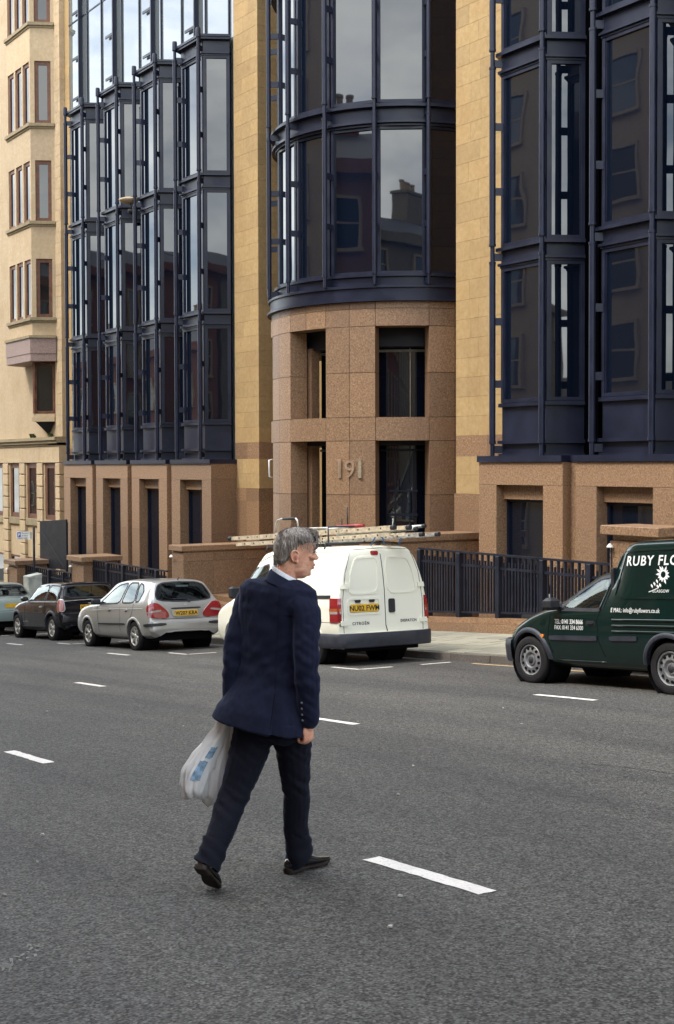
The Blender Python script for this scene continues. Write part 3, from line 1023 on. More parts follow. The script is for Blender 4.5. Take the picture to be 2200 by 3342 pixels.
# ================================================================== buildings opposite, seen in the window reflections
def row_house(name, label, x0, x1, ztop, mat, nfl, bays, roof=3.0, chimneys=(), win=(1.1, 2.0), y=-5.0, ch=.9):
    T = thing(name, label, 'building', ((x0 + x1) / 2, y - 5, zroad((x0 + x1) / 2, y)))
    gz = zroad(x0, y) - 1
    wall = B()
    wall.box(x0, x1, y - 12, y, gz, ztop).build('wall', mat, T)
    B().box(x0 - .1, x1 + .1, y - .2, y + .45, ztop - .45, ztop + .1).build('cornice', mat, T)
    b = B()
    b.v = [(x0, y + .1, ztop + .1), (x1, y + .1, ztop + .1), (x1, y - 12, ztop + .1), (x0, y - 12, ztop + .1), (x0, y - 6, ztop + roof), (x1, y - 6, ztop + roof)]
    b.f = [(0, 1, 5, 4), (1, 2, 5), (2, 3, 4, 5), (3, 0, 4)]
    rf = b.build('roof', 'slate', T)
    for cx, cw in chimneys:
        s = B().box(cx - cw, cx + cw, y - 6.6, y - 5.4, ztop + .5, ztop + roof + ch)
        s.box(cx - cw - .1, cx + cw + .1, y - 6.7, y - 5.3, ztop + roof + ch, ztop + roof + ch + .2)
        st = s.build('chimney', mat, rf)
        for k in range(3):
            p = B().lathe([(.2, 0), (.17, .55), (.21, .6), (.21, .7), (.12, .7)], (cx + (k - 1) * cw * .6, y - 6, ztop + roof + ch + .2), 'z', 10)
            p.build('chimney_pot', 'pale_sandstone', rf)
    fw = (x1 - x0) / bays
    z0 = zroad((x0 + x1) / 2, y) + 1.2
    fh = (ztop - .6 - z0) / nfl
    fr = None; pn = None
    for i in range(bays):
        for j in range(nfl):
            cx, cz = x0 + fw * (i + .5), z0 + fh * j + .45
            w, h = win[0] / 2, min(win[1], fh - .9)
            if fr is None:
                q = B().box(-w - .15, -w, -.05, .12, -.1, h + .15).box(w, w + .15, -.05, .12, -.1, h + .15).box(-w, w, -.05, .14, h, h + .15).box(-w - .2, w + .2, -.05, .2, -.25, -.1)
                q.box(-w, w, -.04, .04, h * .5 - .04, h * .5 + .04)
                fo = q.build('window', 'pale_sandstone', T); fr = fo.data
                po = B().box(-w, w, 0.0, .02, -.1, h).build('pane', 'house_glass', fo); pn = po.data
                fo.location = Vector((cx, y, cz)) - Vector(T.location)
            else:
                fo = share('window', fr, T, (cx, y, cz))
                share('pane', pn, fo)
    return T
row_house('tenement', 'red sandstone tenement reflected in the street-facing glass of the bays', -118, -74, 17.0 - 7.0, 'red_sandstone', 4, 14, 2.6, ((-110, .8), (-92, .8), (-78, .8)))
row_house('office_block', 'tall blond sandstone block reflected in the glass of the right-hand bays', -72, -28, 25, 'pale_sandstone', 7, 12, 0.5, (), (2.0, 2.2))
row_house('tenement', 'red stone tenement with chimney stacks reflected in the rotunda glass', -27.5, 4, 14.5, 'red_sandstone', 4, 10, 2.8, ((-22, .9), (-8, .9)))
row_house('tenement', 'grey stone tenement with broad chimney stacks up the hill behind the viewer', 4.5, 60, 14.5, 'grey_sandstone', 4, 15, 2.8, ((17.4, .95), (33, 1.0), (47, 1.0)), ch=1.7)
# ================================================================== railings, piers, sign, cabinet
YF = 16.62
def railing(x0, x1, ztop, label, posts, piece=0.115):
    T = thing('railing', label, 'railing', ((x0 + x1) / 2, YF, zpath((x0 + x1) / 2, YF)), 'navy railings along the basement area')
    zb = lambda x: zpath(x, YF)
    # stepped granite plinth under the bars
    n = max(1, int((x1 - x0) / 1.5))
    for i in range(n):
        a, c = x0 + (x1 - x0) * i / n, x0 + (x1 - x0) * (i + 1) / n
        for (y0, y1, h0, h1) in ((YF - .16, YF + .14, -.05, .155), (YF - .10, YF + .12, .16, .275)):
            b = B().hexa([(a + .003, y0, zb(a) + h0), (c - .003, y0, zb(c) + h0), (c - .003, y1, zb(c) + h0), (a + .003, y1, zb(a) + h0),
                          (a + .003, y0, zb(a) + h1), (c - .003, y0, zb(c) + h1), (c - .003, y1, zb(c) + h1), (a + .003, y1, zb(a) + h1)])
            b.build('plinth_stone', 'granite', T)
    B().box(x0, x1, YF - .035, YF + .035, ztop - .04, ztop).build('top_rail', 'navy_fence', T)
    B().box(x0, x1, YF - .022, YF + .022, ztop - .30, ztop - .25).build('second_rail', 'navy_fence', T)
    b = B().hexa([(x0, YF - .022, zb(x0) + .36), (x1, YF - .022, zb(x1) + .36), (x1, YF + .022, zb(x1) + .36), (x0, YF + .022, zb(x0) + .36),
                  (x0, YF - .022, zb(x0) + .40), (x1, YF - .022, zb(x1) + .40), (x1, YF + .022, zb(x1) + .40), (x0, YF + .022, zb(x0) + .40)])
    b.build('bottom_rail', 'navy_fence', T)
    for px_ in posts:
        B().cbox(px_ - .055, px_ + .055, YF - .06, YF + .06, zb(px_) + .27, ztop - .041, .008).build('post', 'navy_fence', T)
        # raking stay behind the post
        b = B().hexa([(px_ - .02, YF + .061, zb(px_) + .27), (px_ + .02, YF + .061, zb(px_) + .27), (px_ + .02, YF + .32, zb(px_) + .27), (px_ - .02, YF + .32, zb(px_) + .27),
                      (px_ - .02, YF + .061, ztop - .3), (px_ + .02, YF + .061, ztop - .3), (px_ + .02, YF + .1, ztop - .3), (px_ - .02, YF + .1, ztop - .3)])
        b.build('stay', 'navy_fence', T)
    x, i = x0 + .06, 0
    while x < x1 - .02:
        if all(abs(x - p) > .09 for p in posts):
            top = ztop - .041 if i % 2 == 0 else ztop - .155
            w = .021 if i % 2 == 0 else .016
            B().box(x - w, x + w, YF - w, YF + w, zb(x) + .401, top).build('bar', 'navy_fence', T)
        x += piece * .78; i += 1
    return T
railing(-21.75, -15.9, -0.13, 'long navy metal railing in front of the right-hand bays, behind the green van', [-21.72, -20.42, -19.22, -17.98, -16.75])
railing(-38.95, -33.62, -1.40, 'navy metal railing ending at the granite wall beside the entrance steps', [-37.8, -36.6, -35.4, -34.3], .125)
railing(-45.0, -40.05, -1.93, 'navy metal railing behind the grey roadside cabinet', [-43.9, -42.7, -41.4], .125)
railing(-14.6, -9.0, 0.42, 'navy metal railing uphill of the square granite pier', [-14.5, -13.0, -11.6, -10.2], .13)

def square_pier(x0, x1, ztop, label, depth=0.9, lamp=True):
    T = thing('granite_pier', label, 'pier', ((x0 + x1) / 2, YF, zpath(x0, YF)), 'granite piers between the railings')
    zb = zpath(x0, YF) - .1
    B().cbox(x0 - .12, x1 + .12, YF - .42, YF + depth + .1, ztop - .16, ztop, .012).build('cap', 'granite', T)
    B().cbox(x0 + .03, x1 - .03, YF - .26, YF + depth, ztop - .26, ztop - .162, .006).build('neck', 'granite', T)
    z = ztop - .263
    for h in (.3, 1.0, 1.6):
        zz = max(zb, z - h)
        if z - zz > .05:
            B().cbox(x0, x1, YF - .30, YF + depth, zz + .003, z, .006).build('granite_block', 'granite', T)
        z = zz
    if lamp:
        b = B().lathe([(.001, .07), (.02, .065), (.06, .012), (.06, 0), (.001, 0)], (x0 + .06, YF - .36, ztop - .38), 'z', 10)
        b.build('lamp', 'white_plastic', T, True)
        B().tube([(x0 + .06, YF - .33, ztop - .38), (x0 + .06, YF - .31, ztop - 1.4)], .012, 6).build('cable', 'navy_fence', T)
    return T
square_pier(-46.0, -45.06, -1.78, 'granite pier at the downhill end of the railings, beside the parking sign')
square_pier(-40.0, -39.0, -1.30, 'granite pier with a small white lamp, above the black car')
square_pier(-15.98, -14.9, 0.56, 'granite pier with a wide slab cap above the green van', .35)

# black gate panel leaning open in the area beside the cream building
T = thing('gate_panel', 'plain black sheet metal gate panel at the corner of the granite base', 'gate', (-45.4, 17.5, -4.2))
def gp(x, y, z): return (x, y, z)
b = B().hexa([(-45.75, 17.45, -2.12), (-43.35, 17.5, -2.05), (-43.35, 17.56, -2.05), (-45.75, 17.51, -2.12), (-45.75, 17.45, -.42), (-43.35, 17.5, -.28), (-43.35, 17.56, -.28), (-45.75, 17.51, -.42)])
b.build('sheet', 'black_panel', T)
B().tube([(-45.6, 17.45, -.75), (-43.5, 17.49, -2.0)], .012, 6).build('brace', 'black_panel', T)
for x, z0 in ((-45.7, -.5), (-43.45, -.4)):
    B().box(x - .03, x + .03, 17.52, 17.60, -4.6, z0).build('post', 'navy_fence', T)

# parking sign on its post
SX, SY = -43.3, 16.3
T = thing('parking_sign', 'white parking sign with blue P on a dark post by the railings', 'sign', (SX, SY, zpath(SX, SY)))
zs = zpath(SX, SY)
B().tube([(SX, SY, zs), (SX, SY, -.52)], .042, 10).build('post', 'black_panel', T, True)
ex = Vector((0.50, 0.866, 0)); nz = Vector((0.866, -0.5, 0))
o_ = Vector((SX, SY, 0)) + nz * .05
def signbox(u0, u1, z0, z1, d0, d1, nm, mat):
    c = [o_ + ex * u0 + nz * d0, o_ + ex * u1 + nz * d0, o_ + ex * u1 + nz * d1, o_ + ex * u0 + nz * d1]
    return B().prism([(q.x, q.y) for q in c], z0, z1).build(nm, mat, T)
plain('sign_blue', (0.02, 0.05, 0.35), .4)
plain('sign_black', (0.02, 0.02, 0.02), .5)
signbox(-.58, -.13, -.93, -.66, 0, .012, 'sign_plate', 'white_plastic')
signbox(-.11, -.05, -.92, -.68, 0.0, .015, 'clamp', 'grey_cabinet')
signbox(-.555, -.44, -.85, -.685, .0125, .015, 'blue_square', 'sign_blue')
def signtext(s, u, z, size, mat, **k):
    p = o_ + ex * u + nz * .0155
    lettering('lettering', s, size, frame_mat((p.x, p.y, z), ex, (0, 0, 1)), mat, T, depth=.001, **k)
signtext('P', -.535, -.825, .15, 'white_plastic', bold=.004)
signtext('Pay here', -.405, -.735, .062, 'sign_black')
signtext('at meter', -.40, -.815, .062, 'sign_black')
signtext('Display ticket', -.55, -.905, .062, 'sign_black')
# roadside cabinet
T = thing('roadside_cabinet', 'pale grey metal service cabinet standing by the railings behind the black car', 'cabinet', (-42.9, 16.0, zpath(-42.9, 16)))
zc_ = zpath(-42.9, 16)
B().cbox(-43.15, -42.65, 15.85, 16.33, zc_, -2.22, .012).build('body', 'grey_cabinet', T)
b = B().hexa([(-43.155, 15.845, -2.22), (-42.645, 15.845, -2.22), (-42.645, 16.335, -2.22), (-43.155, 16.335, -2.22), (-43.155, 15.845, -2.17), (-42.645, 15.845, -2.17), (-42.645, 16.335, -2.08), (-43.155, 16.335, -2.08)])
b.build('lid', 'grey_cabinet', T)
# catenary lamp hanging in front of the left bays
T = thing('hanging_lamp', 'beige saucer-shaped street lamp in front of the left glazed bays', 'street lamp', (-40.2, 18.3, 10.2))
B().lathe([(.001, .09), (.12, .085), (.30, .03), (.33, 0), (.30, -.05), (.16, -.12), (.001, -.13)], (-39.95, 18.42, 10.42), 'z', 20).build('housing', 'pale_sandstone', T, True)
B().tube([(-39.95, 18.42, 10.45), (-39.85, 18.75, 10.5), (-39.7, 19.1, 10.5)], .025, 8).build('arm', 'black_panel', T)
B().lathe([(.001, .02), (.14, .0), (.15, -.1), (.08, -.16), (.001, -.17)], (-39.86, 18.5, 10.1), 'z', 16).build('lamp_reflection', 'black_panel', T, True)  # dark reflection of the lamp, modelled as a solid below it
B().tube([(-39.9, 18.46, 10.3), (-39.86, 18.5, 10.1)], .02, 8).build('stem', 'black_panel', T)
# ================================================================== vehicles
def car_paint(name, col, metal=0.0, rough=0.3, flake=0.0, dirt=0.25, coat=0.8):
    m, t, b = nodes(name)
    v = coords(t)
    n = noise(t, v, 3.0, 5, 0.65)
    sep = add(t, 'ShaderNodeSeparateXYZ'); t.links.new(v, sep.inputs[0])
    # road dirt thrown up on the lower body
    low = ramp(t, [(0.30, (1, 1, 1)), (0.75, (0, 0, 0))], sep.outputs['Z'])
    f = mix(t, (0, 0, 0), low.outputs['Color'], ramp(t, [(0.35, (0, 0, 0)), (0.75, (dirt,) * 3)], n).outputs['Color'])
    c = mix(t, col, (0.16, 0.14, 0.11), f)
    t.links.new(c, b.inputs['Base Color'])
    b.inputs['Metallic'].default_value = metal
    b.inputs['Roughness'].default_value = rough
    b.inputs['Coat Weight'].default_value = coat
    b.inputs['Coat Roughness'].default_value = 0.04
    b.inputs['Specular IOR Level'].default_value = 0.15
    b.inputs['Coat IOR'].default_value = 1.42
    bump(t, b, noise(t, v, 1.6, 2), 0.05, 0.02)
car_paint('silver_paint', (0.44, 0.44, 0.42), 0.5, 0.32)
car_paint('black_paint', (0.006, 0.006, 0.009), 0.0, 0.25, dirt=0.02, coat=1.0)
car_paint('white_van_paint', (0.84, 0.83, 0.70), 0.0, 0.38, dirt=0.3, coat=0.4)
car_paint('green_paint', (0.003, 0.0155, 0.0135), 0.1, 0.28, dirt=0.05, coat=1.0)
car_paint('teal_paint', (0.30, 0.38, 0.36), 0.5, 0.32)
plain('black_plastic', (0.022, 0.022, 0.026), 0.55, 0, 0.4, 0.2, 5.0)
plain('grey_plastic', (0.030, 0.033, 0.044), 0.5, 0, 0.4, 0.2, 5.0)
plain('rubber', (0.014, 0.013, 0.014), 0.75, 0, 0.3, 0.2, 8.0)
plain('alloy', (0.50, 0.49, 0.46), 0.35, 0.7, 0.5, 0.15, 8.0)
plain('steel_wheel', (0.27, 0.275, 0.28), 0.45, 0.5, 0.5, 0.2, 10.0)
plain('seat_cloth', (0.04, 0.042, 0.045), 0.9, 0, 0.2, 0.2, 20.0)
plain('tan_cloth', (0.16, 0.15, 0.11), 0.9, 0, 0.2, 0.2, 20.0)
plain('plate_yellow', (0.72, 0.42, 0.03), 0.4, 0, 0.5, 0.08)
plain('plate_text', (0.01, 0.01, 0.012), 0.5)
plain('white_vinyl', (0.80, 0.80, 0.78), 0.4, 0, 0.5, 0.05)
plain('aluminium', (0.56, 0.55, 0.51), 0.45, 0.6, 0.5, 0.22, 9.0)
plain('ladder_timber', (0.50, 0.42, 0.30), 0.7, 0, 0.3, 0.2, 12.0)
plain('red_plastic', (0.30, 0.02, 0.02), 0.4)
plain('blue_tape', (0.05, 0.20, 0.45), 0.5)
plain('amber_lens', (0.75, 0.22, 0.03), 0.2, 0, 0.6)
def lens(name, col):
    m, t, b = nodes(name)
    v = coords(t)
    w_ = add(t, 'ShaderNodeTexWave', Scale=26.0); w_.bands_direction = 'Z'
    t.links.new(v, w_.inputs['Vector'])
    c = ramp(t, [(0.2, tuple(x * .45 for x in col)), (0.8, col)], w_.outputs['Fac']).outputs['Color']
    t.links.new(c, b.inputs['Base Color'])
    b.inputs['Roughness'].default_value = 0.12
    b.inputs['Coat Weight'].default_value = 1.0
lens('red_lens', (0.36, 0.016, 0.022)); lens('clear_lens', (0.5, 0.4, 0.38)); lens('pink_lens', (0.55, 0.16, 0.13)); lens('orange_lens', (0.5, .12, .03))
def auto_glass():
    m = bpy.data.materials.new('auto_glass'); m.use_nodes = True; MATS['auto_glass'] = m
    t = m.node_tree; t.nodes.remove(t.nodes['Principled BSDF'])
    out = t.nodes['Material Output']
    fr = add(t, 'ShaderNodeFresnel', IOR=1.75)
    tr = add(t, 'ShaderNodeBsdfTransparent', Color=(0.42, 0.50, 0.47, 1))
    gl = add(t, 'ShaderNodeBsdfGlossy', Color=(0.92, 1.0, 0.98, 1), Roughness=0.02)
    mx = t.nodes.new('ShaderNodeMixShader')
    t.links.new(fr.outputs[0], mx.inputs[0]); t.links.new(tr.outputs[0], mx.inputs[1]); t.links.new(gl.outputs[0], mx.inputs[2])
    t.links.new(mx.outputs[0], out.inputs['Surface'])
auto_glass()

def pchip(xs, ys, x):
    xs, ys = np.asarray(xs, float), np.asarray(ys, float)
    h = np.diff(xs); d = np.diff(ys) / h
    m = np.zeros_like(xs)
    for i in range(1, len(xs) - 1):
        if d[i - 1] * d[i] > 0:
            w1, w2 = 2 * h[i] + h[i - 1], h[i] + 2 * h[i - 1]
            m[i] = (w1 + w2) / (w1 / d[i - 1] + w2 / d[i])
    m[0], m[-1] = d[0], d[-1]
    k = np.clip(np.searchsorted(xs, x) - 1, 0, len(h) - 1)
    t = (x - xs[k]) / h[k]
    t2, t3 = t * t, t * t * t
    return (2 * t3 - 3 * t2 + 1) * ys[k] + (t3 - 2 * t2 + t) * h[k] * m[k] + (-2 * t3 + 3 * t2) * ys[k + 1] + (t3 - t2) * h[k] * m[k + 1]

def rounded(poly, r=0.25, it=2):
    p = [Vector(q) for q in poly]
    for _ in range(it):
        o = []
        for i in range(len(p)):
            a, b = p[i], p[(i + 1) % len(p)]
            o += [a + (b - a) * r, b + (a - b) * r]
        p = o
    return [tuple(q) for q in p]
def rrect(x0, x1, y0, y1, c, n=4):
    o = []
    for cx, cy, a0 in ((x1 - c, y1 - c, 0), (x0 + c, y1 - c, 90), (x0 + c, y0 + c, 180), (x1 - c, y0 + c, 270)):
        for i in range(n + 1):
            a = math.radians(a0 + 90 * i / n)
            o.append((cx + c * math.cos(a), cy + c * math.sin(a)))
    return o
def inside(poly, x, y):
    r = False; j = len(poly) - 1
    for i in range(len(poly)):
        xi, yi = poly[i]; xj, yj = poly[j]
        if (yi > y) != (yj > y) and x < (xj - xi) * (y - yi) / (yj - yi) + xi:
            r = not r
        j = i
    return r
def offset_poly(poly, d):
    area = sum(poly[i][0] * poly[(i + 1) % len(poly)][1] - poly[(i + 1) % len(poly)][0] * poly[i][1] for i in range(len(poly)))
    sgn = 1 if area > 0 else -1
    o = []
    n = len(poly)
    for i in range(n):
        a, b, c = Vector(poly[i - 1]), Vector(poly[i]), Vector(poly[(i + 1) % n])
        e1, e2 = (b - a), (c - b)
        if e1.length < 1e-7 or e2.length < 1e-7:
            o.append(tuple(b)); continue
        e1.normalize(); e2.normalize()
        n1, n2 = Vector((e1.y, -e1.x)), Vector((e2.y, -e2.x))
        m = n1 + n2
        if m.length < 1e-4: m = n1
        m.normalize()
        o.append(tuple(b + m * (sgn * d / max(.4, m.dot(n1)))))
    return o

class Car:
    """local frame: x = minus the distance s from the tail, y across (+ = kerb side), z up"""
    def __init__(s, name, label, cat, X, Y, group='vehicles parked along the kerb', yawdeg=0.0):
        o = bpy.data.objects.new(name, None); COL.objects.link(o)
        z = zroad(X, Y)
        ex = Vector((1, 0, SLOPE)).normalized(); ey = Vector((0, 1, -CROSS)); ez = ex.cross(ey).normalized(); ey = ez.cross(ex)
        M_ = Matrix(((ex.x, ey.x, ez.x, X), (ex.y, ey.y, ez.y, Y), (ex.z, ey.z, ez.z, z), (0, 0, 0, 1)))
        o.matrix_world = M_ @ Matrix.Rotation(math.radians(yawdeg), 4, 'Z')
        tag(o, label, cat, group)
        s.o = o
        s.holes = []
    def body(s, st, mat, ns=150, sect=None, name='body', dens=None):
        st = np.array(st, float)
        S = st[:, 0]
        L_ = S[-1]
        ss = np.unique(np.concatenate([np.linspace(0, L_, ns), np.linspace(0, .2, 26), np.linspace(L_ - .2, L_, 16)] + ([np.linspace(a, b, n) for a, b, n in dens] if dens else [])))
        prm = [pchip(S, st[:, k], ss) for k in range(1, st.shape[1])]
        rows = []
        for i in range(len(ss)):
            p = [q[i] for q in prm]
            zb, zt, zr_, ws, wb, wt = p[:6]
            pts = (sect or s.section)(zb, zt, zr_, ws, wb, wt)
            # Catmull-Rom through the section
            P_ = [np.array(q, float) for q in pts]
            P_ = [2 * P_[0] - P_[1]] + P_ + [np.array([-P_[-2][0], P_[-2][1]])]
            out = []
            for k in range(1, len(P_) - 2):
                nn = 7
                for j in range(nn):
                    t = j / nn
                    a, b, c, d = P_[k - 1], P_[k], P_[k + 1], P_[k + 2]
                    ta = 0.5
                    m1, m2 = ta * (c - a), ta * (d - b)
                    out.append((2 * t**3 - 3 * t**2 + 1) * b + (t**3 - 2 * t**2 + t) * m1 + (-2 * t**3 + 3 * t**2) * c + (t**3 - t**2) * m2)
            out.append(P_[-2])
            rows.append(out)
        nt = len(rows[0])
        v, f = [], []
        W_ = 2 * nt - 1
        for i, r in enumerate(rows):
            for q in r: v.append((-ss[i], -q[0], q[1]))
            for q in r[-2::-1]: v.append((-ss[i], q[0], q[1]))
        for i in range(len(rows) - 1):
            for k in range(W_ - 1):
                a = i * W_ + k
                f.append((a, a + 1, a + W_ + 1, a + W_))
        for i, flip in ((0, True), (len(rows) - 1, False)):
            for k in range(nt - 1):
                a, b, c, d = i * W_ + k, i * W_ + k + 1, i * W_ + W_ - 2 - k, i * W_ + W_ - 1 - k
                q = (a, d, c, b) if flip else (a, b, c, d)
                q = tuple(dict.fromkeys(q))
                if len(q) >= 3: f.append(q)
        s.v, s.f = v, f
        s.mat = mat
        s.bname = name
        s.bvh = BVHTree.FromPolygons([Vector(q) for q in v], f)
        s.L = L_
        return s
    @staticmethod
    def section(zb, zt, zr_, ws, wb, wt):
        h = zt - zb
        gh = zr_ - zt
        return [(ws * .86, zb), (ws * .985, zb + min(.07, h * .2)), (wb * .995, zb + h * .40), (wb, zb + h * .72), (wb * .975, zt),
                (wt + (wb * .975 - wt) * .52, zt + gh * .5), (wt + (wb * .975 - wt) * .10, zr_ - min(.075, gh * .3)), (wt * .90, zr_ - min(.018, gh * .1)), (wt * .5, zr_ + .004), (0.0, zr_ + .008)]
    def cast(s, p, d):
        h = s.bvh.ray_cast(Vector(p), Vector(d), 6)
        if h[0] is None:
            h = s.bvh.find_nearest(Vector(p) + Vector(d) * 2.0)
            return h[0], -Vector(d)
        n = h[1]
        return h[0], (n if n.dot(Vector(d)) < 0 else -n)
    def basis(s, view):
        if view == 'near':   # looking along +y, 2D = (s, z)
            return (lambda u, w: Vector((-u, -3, w))), Vector((0, 1, 0))
        if view == 'far':
            return (lambda u, w: Vector((-u, 3, w))), Vector((0, -1, 0))
        if view == 'rear':   # 2D = (y, z)
            return (lambda u, w: Vector((3, u, w))), Vector((-1, 0, 0))
        if view == 'front':
            return (lambda u, w: Vector((-s.L - 3, u, w))), Vector((1, 0, 0))
        if view == 'top':    # 2D = (s, y)
            return (lambda u, w: Vector((-u, w, 4))), Vector((0, 0, -1))
        if view in ('rl', 'rr'):  # rear corners at 45 degrees; 2D = (u along the corner plane, z)
            k = -1 if view == 'rl' else 1
            e = Vector((-0.7071 * 1, 0.7071 * k, 0)) if False else Vector((0.7071, -0.7071 * k, 0))
            d = Vector((-0.7071, -0.7071 * k, 0))
            return (lambda u, w: Vector((0, 0.85 * k, 0)) + e * u - d * 3 + Vector((0, 0, w))), d
        if view in ('fl', 'fr'):
            k = -1 if view == 'fl' else 1
            e = Vector((-0.7071, -0.7071 * k, 0)); d = Vector((0.7071, -0.7071 * k, 0))
            return (lambda u, w: Vector((-s.L, 0.85 * k, 0)) + e * u - d * 3 + Vector((0, 0, w))), d
    def patch(s, name, poly, view, mat, off=.004, parent=None, res=.05, depth=0.0, flat=None):
        fn, d = s.basis(view)
        bm = bmesh.new()
        bm.faces.new([bm.verts.new((x, y, 0)) for x, y in poly])
        xs = [p[0] for p in poly]; ys = [p[1] for p in poly]
        def cuts(a, b): 
            n = max(1, int((b - a) / res))
            return [a + (b - a) * i / n for i in range(1, n)]
        for c in cuts(min(xs), max(xs)):
            bmesh.ops.bisect_plane(bm, geom=bm.verts[:] + bm.edges[:] + bm.faces[:], plane_co=(c, 0, 0), plane_no=(1, 0, 0))
        for c in cuts(min(ys), max(ys)):
            bmesh.ops.bisect_plane(bm, geom=bm.verts[:] + bm.edges[:] + bm.faces[:], plane_co=(0, c, 0), plane_no=(0, 1, 0))
        for v in bm.verts:
            p, n = s.cast(fn(v.co.x, v.co.y), d)
            v.co = p - d * off * .4 + n * off * .6
        if depth:
            r = bmesh.ops.extrude_face_region(bm, geom=bm.faces[:])
            bmesh.ops.translate(bm, verts=[g for g in r['geom'] if isinstance(g, bmesh.types.BMVert)], vec=-d * depth)
        bmesh.ops.recalc_face_normals(bm, faces=bm.faces[:])
        if not depth:
            # make sheets face outwards
            tot = Vector((0, 0, 0))
            for f in bm.faces: tot += f.normal * f.calc_area()
            if tot.dot(d) > 0: bmesh.ops.reverse_faces(bm, faces=bm.faces[:])
        me = bpy.data.meshes.new(name); bm.to_mesh(me); bm.free()
        me.shade_smooth()
        o = bpy.data.objects.new(name, me); COL.objects.link(o)
        me.materials.append(MATS[mat])
        o.parent = parent or s.o
        if depth: auto_smooth(o, 40)
        return o
    def ring(s, name, poly, view, mat, w_in=.012, w_out=.02, off=.007, parent=None, closed=True):
        fn, d = s.basis(view)
        a, b = offset_poly(poly, -w_in), offset_poly(poly, w_out)
        v, f = [], []
        n = len(poly)
        for (o_, pl) in ((off * .2, a), (off, a), (off, b), (off * .1, b)):
            for x, y in pl:
                p, nn = s.cast(fn(x, y), d)
                v.append(tuple(p + nn * o_))
        m = n if closed else n - 1
        for k in range(3):
            for i in range(m):
                j = (i + 1) % n
                f.append((k * n + i, k * n + j, (k + 1) * n + j, (k + 1) * n + i))
        o = mk(name, v, f, mat, parent or s.o)
        return auto_smooth(o, 50)
    def line(s, name, pts, view, mat='black_plastic', r=.006, off=.0, parent=None, sub=6):
        fn, d = s.basis(view)
        P_ = []
        for a, b in zip(pts[:-1], pts[1:]):
            for t in range(sub):
                u = a[0] + (b[0] - a[0]) * t / sub; w = a[1] + (b[1] - a[1]) * t / sub
                p, n = s.cast(fn(u, w), d); P_.append(p + n * off)
        p, n = s.cast(fn(*pts[-1]), d); P_.append(p + n * off)
        return B().tube(P_, r, 6).build(name, mat, parent or s.o, True)
    def window(s, poly, view, name='window', mirror=None, border='black_plastic', bw=.016):
        s.holes.append((poly, view))
        g = s.patch(name, poly, view, 'auto_glass', .001, res=.08)
        s.ring('seal', poly, view, border, .014, bw, .006, parent=g)
        return g
    def hole(s, poly, view):
        s.holes.append((poly, view))
    def finish(s):
        v = s.v
        keep = []
        tests = []
        for poly, view in s.holes:
            xs = [p[0] for p in poly]; ys = [p[1] for p in poly]
            tests.append((poly, view, min(xs), max(xs), min(ys), max(ys)))
        for f in s.f:
            pts = [Vector(v[i]) for i in f]
            c = sum(pts, Vector()) / len(pts)
            n = (pts[1] - pts[0]).cross(pts[2] - pts[0])
            kill = False
            for poly, view, x0, x1, y0, y1 in tests:
                if view == 'near':
                    if c.y > -.2: continue
                    q = (-c.x, c.z)
                elif view == 'far':
                    if c.y < .2: continue
                    q = (-c.x, c.z)
                elif view == 'rear':
                    if c.x < -s.L * .42: continue
                    q = (c.y, c.z)
                elif view == 'front':
                    if c.x > -s.L * .48: continue
                    q = (c.y, c.z)
                else: continue
                if x0 <= q[0] <= x1 and y0 <= q[1] <= y1 and inside(poly, *q):
                    kill = True; break
            if not kill: keep.append(f)
        o = mk(s.bname, v, keep, s.mat, s.o, True)
        return auto_smooth(o, 48)
    def arch(s, sc, zc, r, lip, mat, w=.05, both=True, span=(3, 177), bulge=.012):
        """wheel opening, its lip and a dark liner"""
        circ = [(sc + r * math.cos(a), zc + r * math.sin(a)) for a in [2 * math.pi * i / 40 for i in range(40)]]
        for view in ('near', 'far'):
            s.holes.append((circ, view))
            arc = [(sc + r * math.cos(math.radians(a)), zc + r * math.sin(math.radians(a))) for a in np.linspace(span[0], span[1], 30)]
            fn, d = s.basis(view)
            vv, ff = [], []
            k = -1 if view == 'near' else 1
            for (x, y) in arc:
                dx, dy = (x - sc) / r, (y - zc) / r
                prof = []
                p, n = s.cast(fn(sc + dx * (r + w), max(y + dy * w, .16)), d)
                base = abs(p.y)
                for rr, oo in ((r + w, 0.0), (r + w * .75, bulge), (r + w * .3, bulge * 1.4), (r - .006, bulge), (r - .006, -.05)):
                    prof.append((-(sc + dx * rr), k * (base + oo), zc + dy * rr))
                vv += prof
            m = 5
            for i in range(len(arc) - 1):
                for q in range(m - 1):
                    ff.append((i * m + q, i * m + q + 1, (i + 1) * m + q + 1, (i + 1) * m + q))
            auto_smooth(mk('wheel_arch', vv, ff, mat, s.o), 60)
            # liner
            b = B()
            yo = .80
            b.lathe([(.001, k * .42), (r + .015, k * .42), (r + .02, k * (yo - .01))], (-sc, 0, zc), 'y', 26)
            b.build('arch_liner', 'dark_void', s.o)
